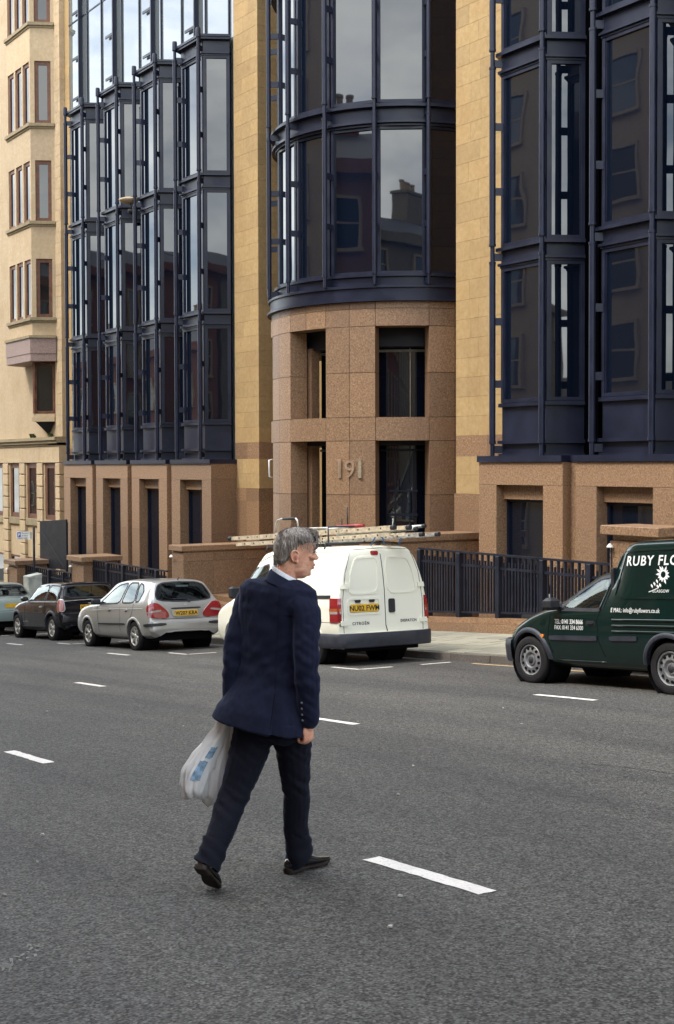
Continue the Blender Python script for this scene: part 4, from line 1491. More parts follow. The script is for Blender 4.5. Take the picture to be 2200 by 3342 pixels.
    def wheel(s, sc, R_, yc, width=.19, style='alloy6', turn=0.0):
        for k in (-1, 1):
            # tyre
            h = width / 2
            rr = R_ * .66
            prof = [(rr, -h * .75), (rr + .01, -h * .95), (R_ * .86, -h), (R_ * .965, -h * .86), (R_, -h * .6), (R_, h * .6), (R_ * .965, h * .86), (R_ * .86, h), (rr + .01, h * .95), (rr, h * .75)]
            t = B().lathe(prof, (0, 0, 0), 'y', 34).build('wheel', 'rubber', s.o, True)
            auto_smooth(t, 45)
            t.location = (-sc, k * yc, R_ - .012)
            t.rotation_euler = (0, 0.5 + sc, math.radians(turn) + (math.pi if k > 0 else 0))
            # rim faces -y in wheel space
            b = B().lathe([(rr, h * .7), (rr, -h * .75), (rr * .95, -h * .82), (rr * .90, -h * .7), (rr * .88, -h * .2), (.02, -h * .15)], (0, 0, 0), 'y', 34)
            mt = 'alloy' if style.startswith('alloy') else 'steel_wheel'
            if style.startswith('alloy'):
                rim = b.build('rim', 'black_plastic', t, True); auto_smooth(rim, 40)
                n = int(style[5:6])
                lipb = B().lathe([(rr * 1.0, -h * .76), (rr * .97, -h * .9), (rr * .90, -h * .84), (rr * .87, -h * .6)], (0, 0, 0), 'y', 34)
                lipb.build('rim_lip', mt, t, True)
                for i in range(n):
                    a = 2 * math.pi * i / n
                    sp = B()
                    w0, w1 = (.026, .040) if n == 6 else (.03, .062)
                    ca, sa = math.cos(a), math.sin(a)
                    def pt(r_, w_, y_): return (r_ * ca - w_ * sa, y_, r_ * sa + w_ * ca)
                    mid = .62
                    sec = [(.03, w0, -h * .62), (rr * mid, w1, -h * .82), (rr * .92, w1 * (.75 if n == 6 else .8), -h * .80)]
                    vv = []
                    for r_, w_, y_ in sec:
                        vv += [pt(r_, -w_, y_ + .012), pt(r_, -w_ * .7, y_), pt(r_, w_ * .7, y_), pt(r_, w_, y_ + .012), pt(r_, w_ * .8, y_ + .04), pt(r_, -w_ * .8, y_ + .04)]
                    ff = []
                    for q in range(2):
                        for m in range(6):
                            ff.append((q * 6 + m, q * 6 + (m + 1) % 6, q * 6 + 6 + (m + 1) % 6, q * 6 + 6 + m))
                    mk('spoke', vv, ff, mt, t, True)
                B().lathe([(.001, -h * .8), (.035, -h * .8), (.05, -h * .7), (.055, -h * .5)], (0, 0, 0), 'y', 16).build('hub_cap', mt, t, True)
            else:
                rim = B().lathe([(rr, h * .7), (rr, -h * .75), (rr * .95, -h * .86), (rr * .89, -h * .8), (rr * .86, -h * .55), (rr * .62, -h * .78), (rr * .5, -h * .8), (rr * .42, -h * .5), (rr * .34, -h * .5), (rr * .3, -h * .72), (.001, -h * .74)], (0, 0, 0), 'y', 40).build('rim', mt, t, True)
                auto_smooth(rim, 40)
                for i in range(12):
                    a = 2 * math.pi * i / 12
                    c = (rr * .735 * math.cos(a), -h * .70, rr * .735 * math.sin(a))
                    B().lathe([(.001, -.012), (rr * .09, -.012), (rr * .10, .02)], c, 'y', 8).build('rim_hole', 'dark_void', rim)
                B().lathe([(.001, -h * .82), (rr * .22, -h * .80), (rr * .27, -h * .6)], (0, 0, 0), 'y', 14).build('hub_cap', 'black_plastic', rim, True)
    def box(s, name, s0, s1, y0, y1, z0, z1, mat, c=.01, parent=None):
        return B().cbox(-s1, -s0, y0, y1, z0, z1, c).build(name, mat, parent or s.o)
    def seat(s, sc, yc, zc, mat='seat_cloth'):
        b = B()
        b.cbox(-sc - .5, -sc, yc - .25, yc + .25, zc - .12, zc + .04, .04)
        b.hexa([(-sc - .04, yc - .24, zc), (-sc + .10, yc - .24, zc), (-sc + .10, yc + .24, zc), (-sc - .04, yc + .24, zc), (-sc + .14, yc - .20, zc + .58), (-sc + .24, yc - .20, zc + .58), (-sc + .24, yc + .20, zc + .58), (-sc + .14, yc + .20, zc + .58)])
        st = b.build('seat', mat, s.o)
        B().cbox(-sc + .15, -sc + .25, yc - .13, yc + .13, zc + .60, zc + .80, .03).build('headrest', mat, st)
        return st
    def plate(s, text, yc, zc, sx, w=.52, h=.112, tsize=.1, tilt=0.0, align='CENTER', dx=0):
        p = B().cbox(sx, sx + .012, yc - w / 2, yc + w / 2, zc - h / 2, zc + h / 2, .004).build('number_plate', 'plate_yellow', s.o)
        M_ = frame_mat((sx + .0135, yc + dx, zc - tsize * .345), (0, 1, 0), (0, 0, 1))
        lettering('lettering', text, tsize, M_, 'plate_text', p, depth=.0015, align=align, bold=.002, spacing=1.0)
        return p
    def text(s, body, view, u, w, size, mat='white_vinyl', parent=None, flip=1, xs=1.0, **k):
        v, f = text_mesh(body, size, **k)
        fn, d = s.basis(view)
        out = []
        zmax = max(p[2] for p in v)
        for x, y, z in v:
            p, n = s.cast(fn(u + flip * x * xs, w + y), d)
            out.append(tuple(p - d * (.003 + (.0015 if z > 0 else 0))))
        return mk('lettering', out, f, mat, parent or s.o)
# ------------------------------------------------------------------ silver hatchback
c = Car('hatchback_car', 'silver five-door hatchback parked behind the black car', 'car', -23.78, 12.22)
ST = [(0.00, .38, .50, .56, .55, .62, .56), (0.03, .31, .55, .61, .70, .77, .72), (0.07, .29, .57, .635, .75, .815, .77), (0.095, .28, .78, .90, .765, .83, .74), (0.13, .27, .90, 1.00, .78, .835, .71),
      (0.24, .26, .95, 1.20, .79, .84, .65), (0.36, .25, .96, 1.385, .80, .845, .59), (0.60, .24, .955, 1.435, .81, .85, .575), (1.5, .22, .94, 1.462, .82, .855, .58), (2.1, .22, .92, 1.42, .82, .855, .575),
      (2.55, .22, .90, 1.25, .82, .853, .60), (3.08, .22, .88, .985, .82, .85, .68), (3.55, .23, .82, .90, .80, .83, .66), (3.9, .25, .68, .77, .74, .78, .62), (4.08, .28, .56, .63, .62, .68, .52), (4.15, .34, .48, .54, .45, .52, .4)]
c.body(ST, 'silver_paint')
wins = [[(2.62, .945), (2.2, 1.22), (1.92, 1.345), (1.47, 1.39), (1.50, .965)], [(1.42, .97), (1.40, 1.39), (.98, 1.385), (.80, .985)], [(.74, .99), (.92, 1.375), (.74, 1.345), (.56, 1.20), (.60, 1.01)]]
for w_ in wins:
    for v_ in ('near', 'far'):
        c.window(rounded(w_, .12, 2), v_, 'side_window')
c.window(rounded([(-.60, 1.02), (-.63, 1.12), (-.50, 1.37), (0, 1.395), (.50, 1.37), (.63, 1.12), (.60, 1.02), (0, .985)], .2, 2), 'rear', 'rear_window', bw=.012)
c.window(rounded([(-.60, 1.0), (-.47, 1.36), (.47, 1.36), (.60, 1.0)], .1, 2), 'front', 'windscreen')
c.arch(.80, .30, .345, .03, 'silver_paint', .045)
c.arch(3.02 + .2, .30, .345, .03, 'silver_paint', .045)
c.wheel(.80, .305, .745, .185, 'alloy6')
c.wheel(3.22, .305, .745, .185, 'alloy6')
for v_ in ('rl', 'rr'):
    k = 1
    lamp = c.patch('tail_lamp', rounded([(k * -.02, .98), (k * .10, .97), (k * .26, .80), (k * .285, .655), (k * .02, .665), (k * -.10, .74), (k * -.12, .90)], .22, 2), v_, 'red_lens', .008, depth=.014)
    c.patch('reversing_lens', rounded([(k * -.10, .80), (k * .14, .84), (k * .15, .80), (k * -.10, .76)], .2, 1), v_, 'clear_lens', .026, parent=lamp)
    c.patch('bumper_strip', rounded([(k * -.22, .555), (k * .25, .575), (k * .27, .515), (k * -.22, .49)], .2, 1), v_, 'black_plastic', .006, depth=.014)
for v_ in ('near', 'far'):
    c.patch('side_strip', rounded([(1.22, .555), (1.80, .548), (2.55, .535), (2.58, .505), (2.0, .505), (1.20, .52)], .1, 1), v_, 'black_plastic', .004, depth=.014)
    for s_ in (1.06, 1.90):
        c.patch('door_handle', rounded([(s_, .855), (s_ + .16, .85), (s_ + .16, .815), (s_, .815)], .25, 1), v_, 'silver_paint', .006, depth=.022)
        c.patch('handle_recess', rounded([(s_ + .04, .83), (s_ + .14, .825), (s_ + .13, .79), (s_ + .04, .79)], .25, 2), v_, 'black_plastic', .003)
    c.line('door_seam', [(1.47, .30), (1.465, .96)], v_, 'black_plastic', .004)
    c.line('door_seam', [(2.58, .32), (2.60, .60), (2.68, .93)], v_, 'black_plastic', .004)
    c.line('door_seam', [(1.10, .46), (.84, .80), (.80, .96)], v_, 'black_plastic', .004)
    c.line('crease', [(.35, .86), (1.6, .845), (3.0, .80)], v_, 'silver_paint', .007)
c.line('tailgate_seam', [(-.74, 1.0), (-.56, .66), (-.45, .645), (.45, .645), (.56, .66), (.74, 1.0)], 'rear', 'black_plastic', .005)
rec = c.patch('plate_recess', rounded([(-.35, .855), (.35, .855), (.31, .68), (-.31, .68)], .12, 2), 'rear', 'silver_paint', .012, depth=.012)
c.patch('plate_shadow_strip', rounded([(-.34, .868), (.34, .868), (.335, .835), (-.335, .835)], .12, 1), 'rear', 'black_plastic', .028)
p_, n_ = c.cast(Vector((3, 0, .76)), Vector((-1, 0, 0)))
c.plate('W207 KRA', 0, .755, p_.x + .026, .52, .112, .105)
c.patch('badge', rrect(-.035, .035, .905, .94, .012), 'rear', 'alloy', .012)
c.line('wiper', [(-.26, 1.045), (0.0, 1.03), (.09, 1.015)], 'rear', 'black_plastic', .009, .012)
c.patch('wiper_spindle', rrect(.06, .12, .965, 1.03, .02), 'rear', 'black_plastic', .02)
c.patch('brake_light', rrect(-.10, .18, 1.295, 1.33, .01), 'rear', 'white_vinyl', -.02)
c.line('bumper_crease', [(-.48, .36), (-.3, .395), (.3, .395), (.48, .36)], 'rear', 'silver_paint', .012)
B().tube([(-.42, 0, 1.435), (-.36, 0, 1.475)], .012, 6).build('aerial', 'black_plastic', c.o)
for k in (-1, 1):
    m = B().cbox(-2.66, -2.54, k * .80 if k > 0 else -.99, .99 if k > 0 else -.80, .93, 1.06, .03).build('door_mirror', 'black_plastic', c.o)
c.box('underbody', .2, 3.95, -.66, .66, .20, .42, 'dark_void')
for s_, y_ in ((1.85, -.36), (1.85, .36)): c.seat(s_, y_, .55)
for y_ in (-.42, 0, .42): c.seat(.95, y_, .55)
c.box('dashboard', 2.55, 2.9, -.68, .68, .55, .93, 'black_plastic', .05)
c.box('parcel_shelf', .3, .62, -.62, .62, .86, .90, 'seat_cloth', .02)
c.finish()

# ------------------------------------------------------------------ small black car
c = Car('small_car', 'small glossy black three-door car with pale roof edge in front of the silver hatchback', 'car', -29.72, 12.66)
ST = [(0.00, .36, .52, .58, .55, .62, .56), (0.03, .30, .56, .64, .70, .77, .72), (0.07, .28, .60, .70, .75, .81, .77), (0.095, .27, .84, .96, .765, .82, .74), (0.13, .26, .92, 1.02, .77, .825, .72), (0.22, .25, .93, 1.20, .78, .835, .67), (0.30, .24, .93, 1.335, .79, .84, .64),
      (0.42, .23, .925, 1.385, .80, .84, .63), (1.2, .22, .92, 1.41, .81, .845, .64), (1.75, .22, .92, 1.385, .81, .845, .63), (2.1, .22, .91, 1.24, .81, .845, .65), (2.55, .22, .90, 1.0, .81, .84, .70), (3.1, .23, .82, .90, .79, .83, .66), (3.42, .26, .66, .76, .72, .76, .6), (3.58, .3, .54, .62, .58, .64, .5), (3.63, .36, .48, .54, .45, .5, .4)]
c.body(ST, 'black_paint')
wins = [[(2.28, .955), (1.92, 1.30), (1.05, 1.345), (1.05, .965)], [(.97, .965), (.97, 1.345), (.40, 1.325), (.27, 1.15), (.24, .975)]]
for w_ in wins:
    for v_ in ('near', 'far'):
        c.window(rounded(w_, .06, 2), v_, 'side_window')
c.window(rounded([(-.62, 1.04), (-.55, 1.33), (.55, 1.33), (.62, 1.04)], .12, 2), 'rear', 'rear_window')
c.window(rounded([(-.62, 1.0), (-.54, 1.34), (.54, 1.34), (.62, 1.0)], .1, 2), 'front', 'windscreen')
for sc in (.58, 2.98):
    c.arch(sc, .31, .36, .03, 'grey_plastic', .065, bulge=.02)
    c.wheel(sc, .315, .735, .19, 'alloy5')
for v_ in ('rl', 'rr'):
    k = 1
    lamp = c.patch('tail_lamp', rounded([(k * -.10, .99), (k * .03, .99), (k * .07, .72), (k * -.10, .70)], .16, 2), v_, 'pink_lens', .006, depth=.016)
    c.ring('lamp_surround', rounded([(k * -.10, .99), (k * .03, .99), (k * .07, .72), (k * -.10, .70)], .16, 2), v_, 'alloy', .004, .016, .012, parent=lamp)
for v_ in ('near', 'far'):
    c.line('door_seam', [(1.02, .30), (1.0, .60), (1.02, .93)], v_, 'dark_void', .004)
    c.line('door_seam', [(2.42, .34), (2.36, .93)], v_, 'dark_void', .004)
    c.line('waist_trim', [(.15, .945), (1.2, .94), (2.5, .93)], v_, 'alloy', .011)
    c.patch('door_handle', rounded([(1.16, .845), (1.30, .84), (1.30, .80), (1.16, .80)], .25, 1), v_, 'alloy', .006, depth=.02)
    c.patch('sill_strip', rounded([(.95, .33), (2.6, .31), (2.6, .24), (.95, .24)], .1, 1), v_, 'grey_plastic', .006, depth=.014)
c.line('roof_trim', [(-.62, 1.345), (-.4, 1.37), (0, 1.375), (.4, 1.37), (.62, 1.345)], 'rear', 'black_plastic', .016, .01)
c.line('tailgate_seam', [(-.74, 1.0), (-.68, .64), (0, .62), (.68, .64), (.74, 1.0)], 'rear', 'dark_void', .005)
c.line('waist_trim', [(-.76, .955), (0, .985), (.76, .955)], 'rear', 'alloy', .01)
p_, n_ = c.cast(Vector((3, 0, .80)), Vector((-1, 0, 0)))
c.plate('SG53 A', -.02, .80, p_.x + .012, .52, .115, .105, align='LEFT', dx=-.24)
c.patch('badge', rounded([(-.09, .90), (0, .87), (.09, .90), (0, .905)], .2, 1), 'rear', 'alloy', .01)
c.patch('bumper_strip', rounded([(-.7, .36), (.7, .36), (.66, .30), (-.66, .30)], .1, 1), 'rear', 'grey_plastic', .006, depth=.014)
for k in (-1, 1):
    B().cbox(-2.30, -2.18, .80 if k > 0 else -.98, .98 if k > 0 else -.80, .95, 1.07, .035).build('door_mirror', 'black_paint', c.o)
c.box('underbody', .2, 3.4, -.64, .64, .20, .42, 'dark_void')
for s_, y_ in ((1.5, -.36), (1.5, .36), (.75, -.36), (.75, .36)): c.seat(s_, y_, .52)
c.box('dashboard', 2.1, 2.4, -.66, .66, .55, .92, 'black_plastic', .05)
c.finish()

# ------------------------------------------------------------------ pale car at the end of the row
c = Car('saloon_car', 'pale grey-green car parked downhill of the small black car', 'car', -34.55, 12.45)
ST = [(0.00, .38, .55, .62, .55, .62, .56), (0.03, .31, .62, .72, .70, .77, .70), (0.07, .29, .80, .90, .75, .82, .70), (0.12, .28, .88, .97, .77, .835, .68), (0.45, .26, .92, 1.03, .79, .845, .63), (0.85, .25, .93, 1.34, .80, .85, .58), (1.1, .24, .93, 1.42, .81, .85, .57), (1.7, .22, .92, 1.44, .82, .855, .58), (2.3, .22, .91, 1.38, .82, .855, .57),
      (2.7, .22, .90, 1.2, .82, .853, .60), (3.15, .22, .88, .97, .82, .85, .68), (3.65, .23, .80, .88, .80, .83, .66), (4.0, .25, .66, .74, .74, .78, .62), (4.2, .3, .54, .6, .6, .66, .5), (4.25, .36, .48, .54, .45, .52, .4)]
c.body(ST, 'teal_paint')
for w_ in ([(2.72, .945), (2.3, 1.26), (1.95, 1.36), (1.55, 1.37), (1.55, .965)], [(1.47, .965), (1.48, 1.37), (1.1, 1.33), (.78, .99)]):
    for v_ in ('near', 'far'):
        c.window(rounded(w_, .1, 2), v_, 'side_window')
c.window(rounded([(-.60, 1.06), (-.50, 1.36), (.50, 1.36), (.60, 1.06)], .14, 2), 'rear', 'rear_window')
c.window(rounded([(-.60, 1.0), (-.47, 1.34), (.47, 1.34), (.60, 1.0)], .1, 2), 'front', 'windscreen')
for sc in (.85, 3.35):
    c.arch(sc, .30, .345, .03, 'teal_paint', .045); c.wheel(sc, .305, .745, .185, 'alloy6')
for v_ in ('rl', 'rr'):
    k = 1
    c.patch('tail_lamp', rounded([(k * -.14, .90), (k * .20, .88), (k * .22, .72), (k * -.14, .72)], .12, 2), v_, 'red_lens', .006, depth=.014)
p_, n_ = c.cast(Vector((3, 0, .80)), Vector((-1, 0, 0)))
c.plate('L', 0, .80, p_.x + .012, .52, .115, .105, align='LEFT', dx=.15)
c.line('tailgate_seam', [(-.70, .92), (-.55, .66), (.55, .66), (.70, .92)], 'rear', 'black_plastic', .005)
c.box('underbody', .2, 4.0, -.66, .66, .20, .42, 'dark_void')
for s_, y_ in ((1.9, -.36), (1.9, .36), (1.05, -.36), (1.05, .36)): c.seat(s_, y_, .55)
c.finish()

# ------------------------------------------------------------------ white panel van
c = Car('panel_van', 'white panel van with ladders on its roof, rear doors towards the viewer', 'van', -17.2, 12.50)
VAN = c
def vsect(zb, zt, zr_, ws, wb, wt):
    h, gh = zt - zb, zr_ - zt
    return [(ws * .9, zb), (ws, zb + min(.08, h * .25)), (wb * .995, zb + h * .45), (wb, zb + h * .8), (wb * .99, zt), (wb - (wb - wt) * .30, zt + gh * .45), (wt + (wb - wt) * .30, zt + gh * .80), (wt + .02, zr_ - min(.06, gh * .2)), (wt * .92, zr_ - min(.012, gh * .05)), (wt * .5, zr_ + .008), (0.0, zr_ + .014)]
ST = [(0.00, .34, .46, .50, .76, .84, .80), (0.035, .29, .48, .515, .83, .90, .86), (0.085, .28, .49, .52, .84, .912, .88), (0.105, .28, .95, 1.50, .84, .902, .74), (0.13, .28, 1.02, 1.78, .84, .903, .66), (0.17, .27, 1.04, 1.88, .845, .905, .62), (0.28, .27, 1.04, 1.925, .85, .908, .62),
      (0.6, .26, 1.04, 1.94, .85, .91, .63), (2.3, .25, 1.02, 1.945, .85, .91, .63), (2.75, .25, 1.01, 1.90, .85, .91, .63), (3.1, .25, 1.0, 1.66, .85, .91, .64), (3.62, .25, .98, 1.16, .85, .90, .70), (3.8, .25, .95, 1.08, .84, .89, .70), (4.2, .27, .82, .93, .80, .85, .66), (4.38, .30, .66, .75, .70, .76, .56), (4.44, .36, .52, .58, .55, .6, .42)]
c.body(ST, 'white_van_paint', 160, vsect, dens=[(.08, .2, 30)])
c.window(rounded([(3.48, 1.06), (2.98, 1.62), (2.45, 1.68), (2.42, 1.08)], .08, 2), 'near', 'side_window')
c.window(rounded([(3.48, 1.06), (2.98, 1.62), (2.45, 1.68), (2.42, 1.08)], .08, 2), 'far', 'side_window')
c.window(rounded([(-.68, 1.20), (-.56, 1.82), (.56, 1.82), (.68, 1.20)], .08, 2), 'front', 'windscreen')
for sc in (.92, 3.62):
    c.arch(sc, .31, .36, .03, 'white_van_paint', .03, bulge=.006)
    c.wheel(sc, .315, .785, .195, 'steel')
# bumper and black lower trim
bmp = B()
arcp = []
for t in np.linspace(-1, 1, 29):
    y = .935 * t
    x = .03 - .10 * abs(t) ** 5
    arcp.append((x, y))
vv, ff = [], []
pr = [(.0, .285), (.03, .30), (.045, .38), (.05, .47), (.03, .52), (-.02, .525)]
ext = [(-.62, -.93)] + [(x, y) for x, y in arcp] + [(-.62, .93)]
for x, y in ext:
    for o_, z_ in pr:
        sg = 1 if abs(y) < .9 else 0
        vv.append((x + (o_ if sg else 0), y + (0 if sg else math.copysign(o_ * .4, y)), z_))
m = len(pr)
for i in range(len(ext) - 1):
    for q in range(m - 1):
        ff.append((i * m + q, i * m + q + 1, (i + 1) * m + q + 1, (i + 1) * m + q))
auto_smooth(mk('bumper', vv, ff, 'grey_plastic', c.o), 50)
for v_ in ('rl', 'rr'):
    k = 1
    lamp = c.patch('tail_lamp', [(k * -.27, 1.095), (k * -.055, 1.095), (k * -.055, .705), (k * -.27, .705)], v_, 'red_lens', .006, depth=.018)
    c.patch('indicator_lens', [(k * -.268, .93), (k * -.057, .93), (k * -.057, .885), (k * -.268, .885)], v_, 'orange_lens', .026, parent=lamp)
    c.patch('reversing_lens', [(k * -.268, .884), (k * -.057, .884), (k * -.057, .84), (k * -.268, .84)], v_, 'clear_lens', .026, parent=lamp)
c.line('door_seam', [(.035, .53), (.03, 1.2), (-.02, 1.90)], 'rear', 'black_plastic', .007)
for k in (-1, 1):
    c.line('door_seam', [(k * .80, .53), (k * .805, 1.05), (k * .74, 1.5), (k * .60, 1.87)], 'rear', 'black_plastic', .005)
    for z_ in (.69, 1.28):
        y_ = .80 if z_ < 1 else .775
        c.patch('hinge', rrect(k * y_ - .065, k * y_ + .065, z_ - .04, z_ + .04, .008, 2), 'rear', 'white_van_paint', .004, depth=.03)
    pl = rounded([(k * .10, 1.16), (k * .69, 1.16), (k * .62, 1.52), (k * .52, 1.74), (k * .08, 1.75)], .13, 2)
    c.ring('pressed_panel', pl, 'rear', 'white_van_paint', .016, .016, .011)
c.line('roof_gutter', [(-.60, 1.875), (0, 1.90), (.60, 1.875)], 'rear', 'black_plastic', .006)
bl = c.patch('brake_light', rrect(-.21, -.06, 1.785, 1.855, .03), 'rear', 'red_lens', .006, depth=.012)
c.patch('door_handle', rrect(.10, .225, .83, 1.06, .03), 'rear', 'black_plastic', .004, depth=.016)
rec = c.ring('plate_recess', rrect(-.70, -.09, .83, 1.075, .04), 'rear', 'white_van_paint', .014, .016, .012)
for y_ in (-.52, -.24):
    c.patch('plate_light', rounded([(y_ - .06, 1.06), (y_ + .06, 1.06), (y_ + .045, 1.015), (y_ - .045, 1.015)], .2, 1), 'rear', 'black_plastic', .006, depth=.02)
p_, n_ = c.cast(Vector((3, -.4, .93)), Vector((-1, 0, 0)))
c.plate('NU02 FWM', -.39, .925, p_.x + .006, .56, .13, .118)
c.text('CITROËN', 'rear', -.635, .655, .066, 'grey_plastic', spacing=1.28, bold=.0015, depth=.002)
c.text('DISPATCH', 'rear', .335, .665, .066, 'grey_plastic', spacing=1.10, bold=.0015, depth=.002)
for k in (-1, 1):
    c.patch('bump_stop', rrect(k * .865 - .022, k * .865 + .022, .64, .684, .02), 'rear', 'black_plastic', .006)
for v_ in ('near', 'far'):
    c.patch('door_rail', [(.33, 1.145), (2.1, 1.135), (2.1, 1.085), (.33, 1.09)], v_, 'black_plastic', .003, depth=.008)
    c.line('panel_seam', [(.30, .705), (.55, .705), (1.3, .70)], v_, 'grey_plastic', .004)
    c.line('panel_seam', [(1.55, .34), (1.50, 1.86)], v_, 'grey_plastic', .004)
    c.line('panel_seam', [(2.35, .34), (2.36, 1.75)], v_, 'grey_plastic', .004)
    c.line('gutter', [(.3, 1.86), (1.2, 1.87), (2.4, 1.865), (3.0, 1.70)], v_, 'white_van_paint', .010)
    c.line('gutter_shadow', [(.3, 1.842), (1.2, 1.852), (2.4, 1.847), (3.0, 1.68)], v_, 'grey_plastic', .003)
for k in (-1, 1):
    B().cbox(-3.42, -3.28, .90 if k > 0 else -1.08, 1.08 if k > 0 else -.90, 1.08, 1.30, .035).build('door_mirror', 'black_plastic', c.o)
c.box('underbody', .12, 4.2, -.72, .72, .22, .46, 'dark_void')
for y_ in (-.42, .42): c.seat(2.55, y_, .75)
c.box('bulkhead', 2.2, 2.26, -.8, .8, .5, 1.85, 'black_plastic')
c.box('dashboard', 3.2, 3.6, -.75, .75, .6, 1.08, 'black_plastic', .05)
# roof rack
for s_ in (.75, 1.75, 2.65):
    B().tube([(-s_, -.70, 1.90), (-s_, -.68, 2.0), (-s_, .68, 2.0), (-s_, .70, 1.90)], .016, 8).build('rack_bar', 'black_plastic', c.o, True)
c.finish()
# ladders and gear tied on the van roof, each a thing of its own (parented nowhere, in van coordinates)
VM = VAN.o.matrix_world.copy()
def on_van(name, label, cat, group=None):
    o = bpy.data.objects.new(name, None); COL.objects.link(o)
    o.matrix_world = VM
    return tag(o, label, cat, group)
def ladder(name, label, a, b, width, mat, hs=.075, rung=.28, group=None, capmat=None):
    T = on_van(name, label, 'ladder', group)
    a, b = Vector(a), Vector(b)
    d = (b - a).normalized(); sd = Vector((d.y, -d.x, 0)).normalized(); up = sd.cross(d)
    if up.z < 0: up = -up
    for k in (-1, 1):
        q = sd * (k * width / 2)
        pts = []
        for p in (a, b):
            pts += [p + q - sd * .014 - up * hs / 2, p + q + sd * .014 - up * hs / 2, p + q + sd * .014 + up * hs / 2, p + q - sd * .014 + up * hs / 2]
        B().hexa([pts[0], pts[1], pts[5], pts[4], pts[3], pts[2], pts[6], pts[7]]).build('stile', mat, T)
        if capmat:
            for p, e in ((a, -1), (b, 1)):
                c0 = p + q
                B().tube([c0 + d * e * -.03, c0 + d * e * .05], hs * .62, 10).build('end_cap', capmat, T)
    n = int((b - a).length / rung)
    for i in range(1, n):
        p = a + d * ((b - a).length * i / n)
        B().tube([p - sd * width / 2, p + sd * width / 2], .014, 6).build('rung', mat, T)
        for k in (-1, 1):   # rung ends showing on the stile
            c0 = p + sd * (k * (width / 2 + .0145))
            B().tube([c0 - sd * .002 * k, c0 + sd * .004 * k], .016, 6).build('rung_end', 'black_plastic', T)
    return T
G_ = 'ladders tied on the white van roof'
ladder('ladder', 'pale wooden ladder, upper of the pair on the white van roof', (-4.05, -.48, 2.19), (.42, .02, 2.215), .34, 'ladder_timber', .07, .27, G_, 'black_plastic')
ladder('ladder', 'pale wooden ladder, lower of the pair on the white van roof', (-3.85, -.48, 2.075), (.36, .0, 2.105), .34, 'ladder_timber', .06, .27, G_)
ladder('ladder', 'grey aluminium ladder jutting past the rear doors of the white van', (-2.3, .02, 2.045), (.68, .40, 2.09), .36, 'aluminium', .06, .26, G_, 'black_plastic')
T = on_van('step_ladder', 'folded aluminium step with a black-gripped hoop handle on the van roof', 'ladder')
B().tube([(-2.98, -.30, 2.24), (-2.97, -.30, 2.40), (-2.90, -.30, 2.48), (-2.75, -.30, 2.50), (-2.27, -.30, 2.485), (-2.22, -.30, 2.45), (-2.20, -.30, 2.30)], .018, 8).build('hoop', 'aluminium', T, True)
B().tube([(-2.70, -.30, 2.50), (-2.28, -.30, 2.487)], .026, 8).build('grip', 'black_plastic', T, True)
B().tube([(-2.98, -.30, 2.24), (-1.0, -.1, 2.27)], .02, 8).build('leg', 'aluminium', T, True)
B().tube([(-2.20, -.30, 2.30), (-1.0, -.05, 2.27)], .02, 8).build('leg', 'aluminium', T, True)
T = on_van('red_tube', 'short dark red tube lying on the ladders of the van', 'tube')
B().tube([(-1.42, .02, 2.30), (-.70, .06, 2.29)], .035, 10).build('pipe', 'red_plastic', T, True)
B().tube([(-1.12, .03, 2.30), (-1.12, .03, 2.62)], .012, 6).build('rod', 'black_plastic', T, True)
B().tube([(-1.30, .03, 2.30), (-1.30, .03, 2.44)], .010, 6).build('rod', 'black_plastic', T, True)
T = on_van('roof_clamp', 'black clamp and blue rope tying the ladders to the van', 'clamp')
B().tube([(-.9, -.52, 2.0), (-.9, -.52, 2.28), (-.9, .22, 2.29), (-.9, .22, 2.0)], .018, 8).build('strap', 'grey_plastic', T, True)
B().tube([(-.18, -.16, 1.94), (-.12, -.12, 2.06), (-.08, -.08, 2.12), (-.06, .0, 2.06), (-.10, .06, 1.95)], .012, 6).build('rope', 'blue_tape', T, True)
B().tube([(-.16, .40, 1.94), (-.10, .40, 2.06)], .014, 6).build('rope', 'blue_tape', T, True)
T = on_van('aluminium_tube', 'bundle end of bright aluminium tubes above the van rear doors', 'tube')
for i, (y_, z_) in enumerate(((.22, 2.20), (.30, 2.17), (.38, 2.21))):
    B().tube([(-1.6, y_ - .18, z_), (.30 + .12 * i, y_, z_ + .02)], .028, 10).build('tube', 'aluminium', T, True)
    B().tube([(.30 + .12 * i, y_, z_ + .02), (.36 + .12 * i, y_, z_ + .021)], .034, 10).build('end_cap', 'black_plastic', T, True)

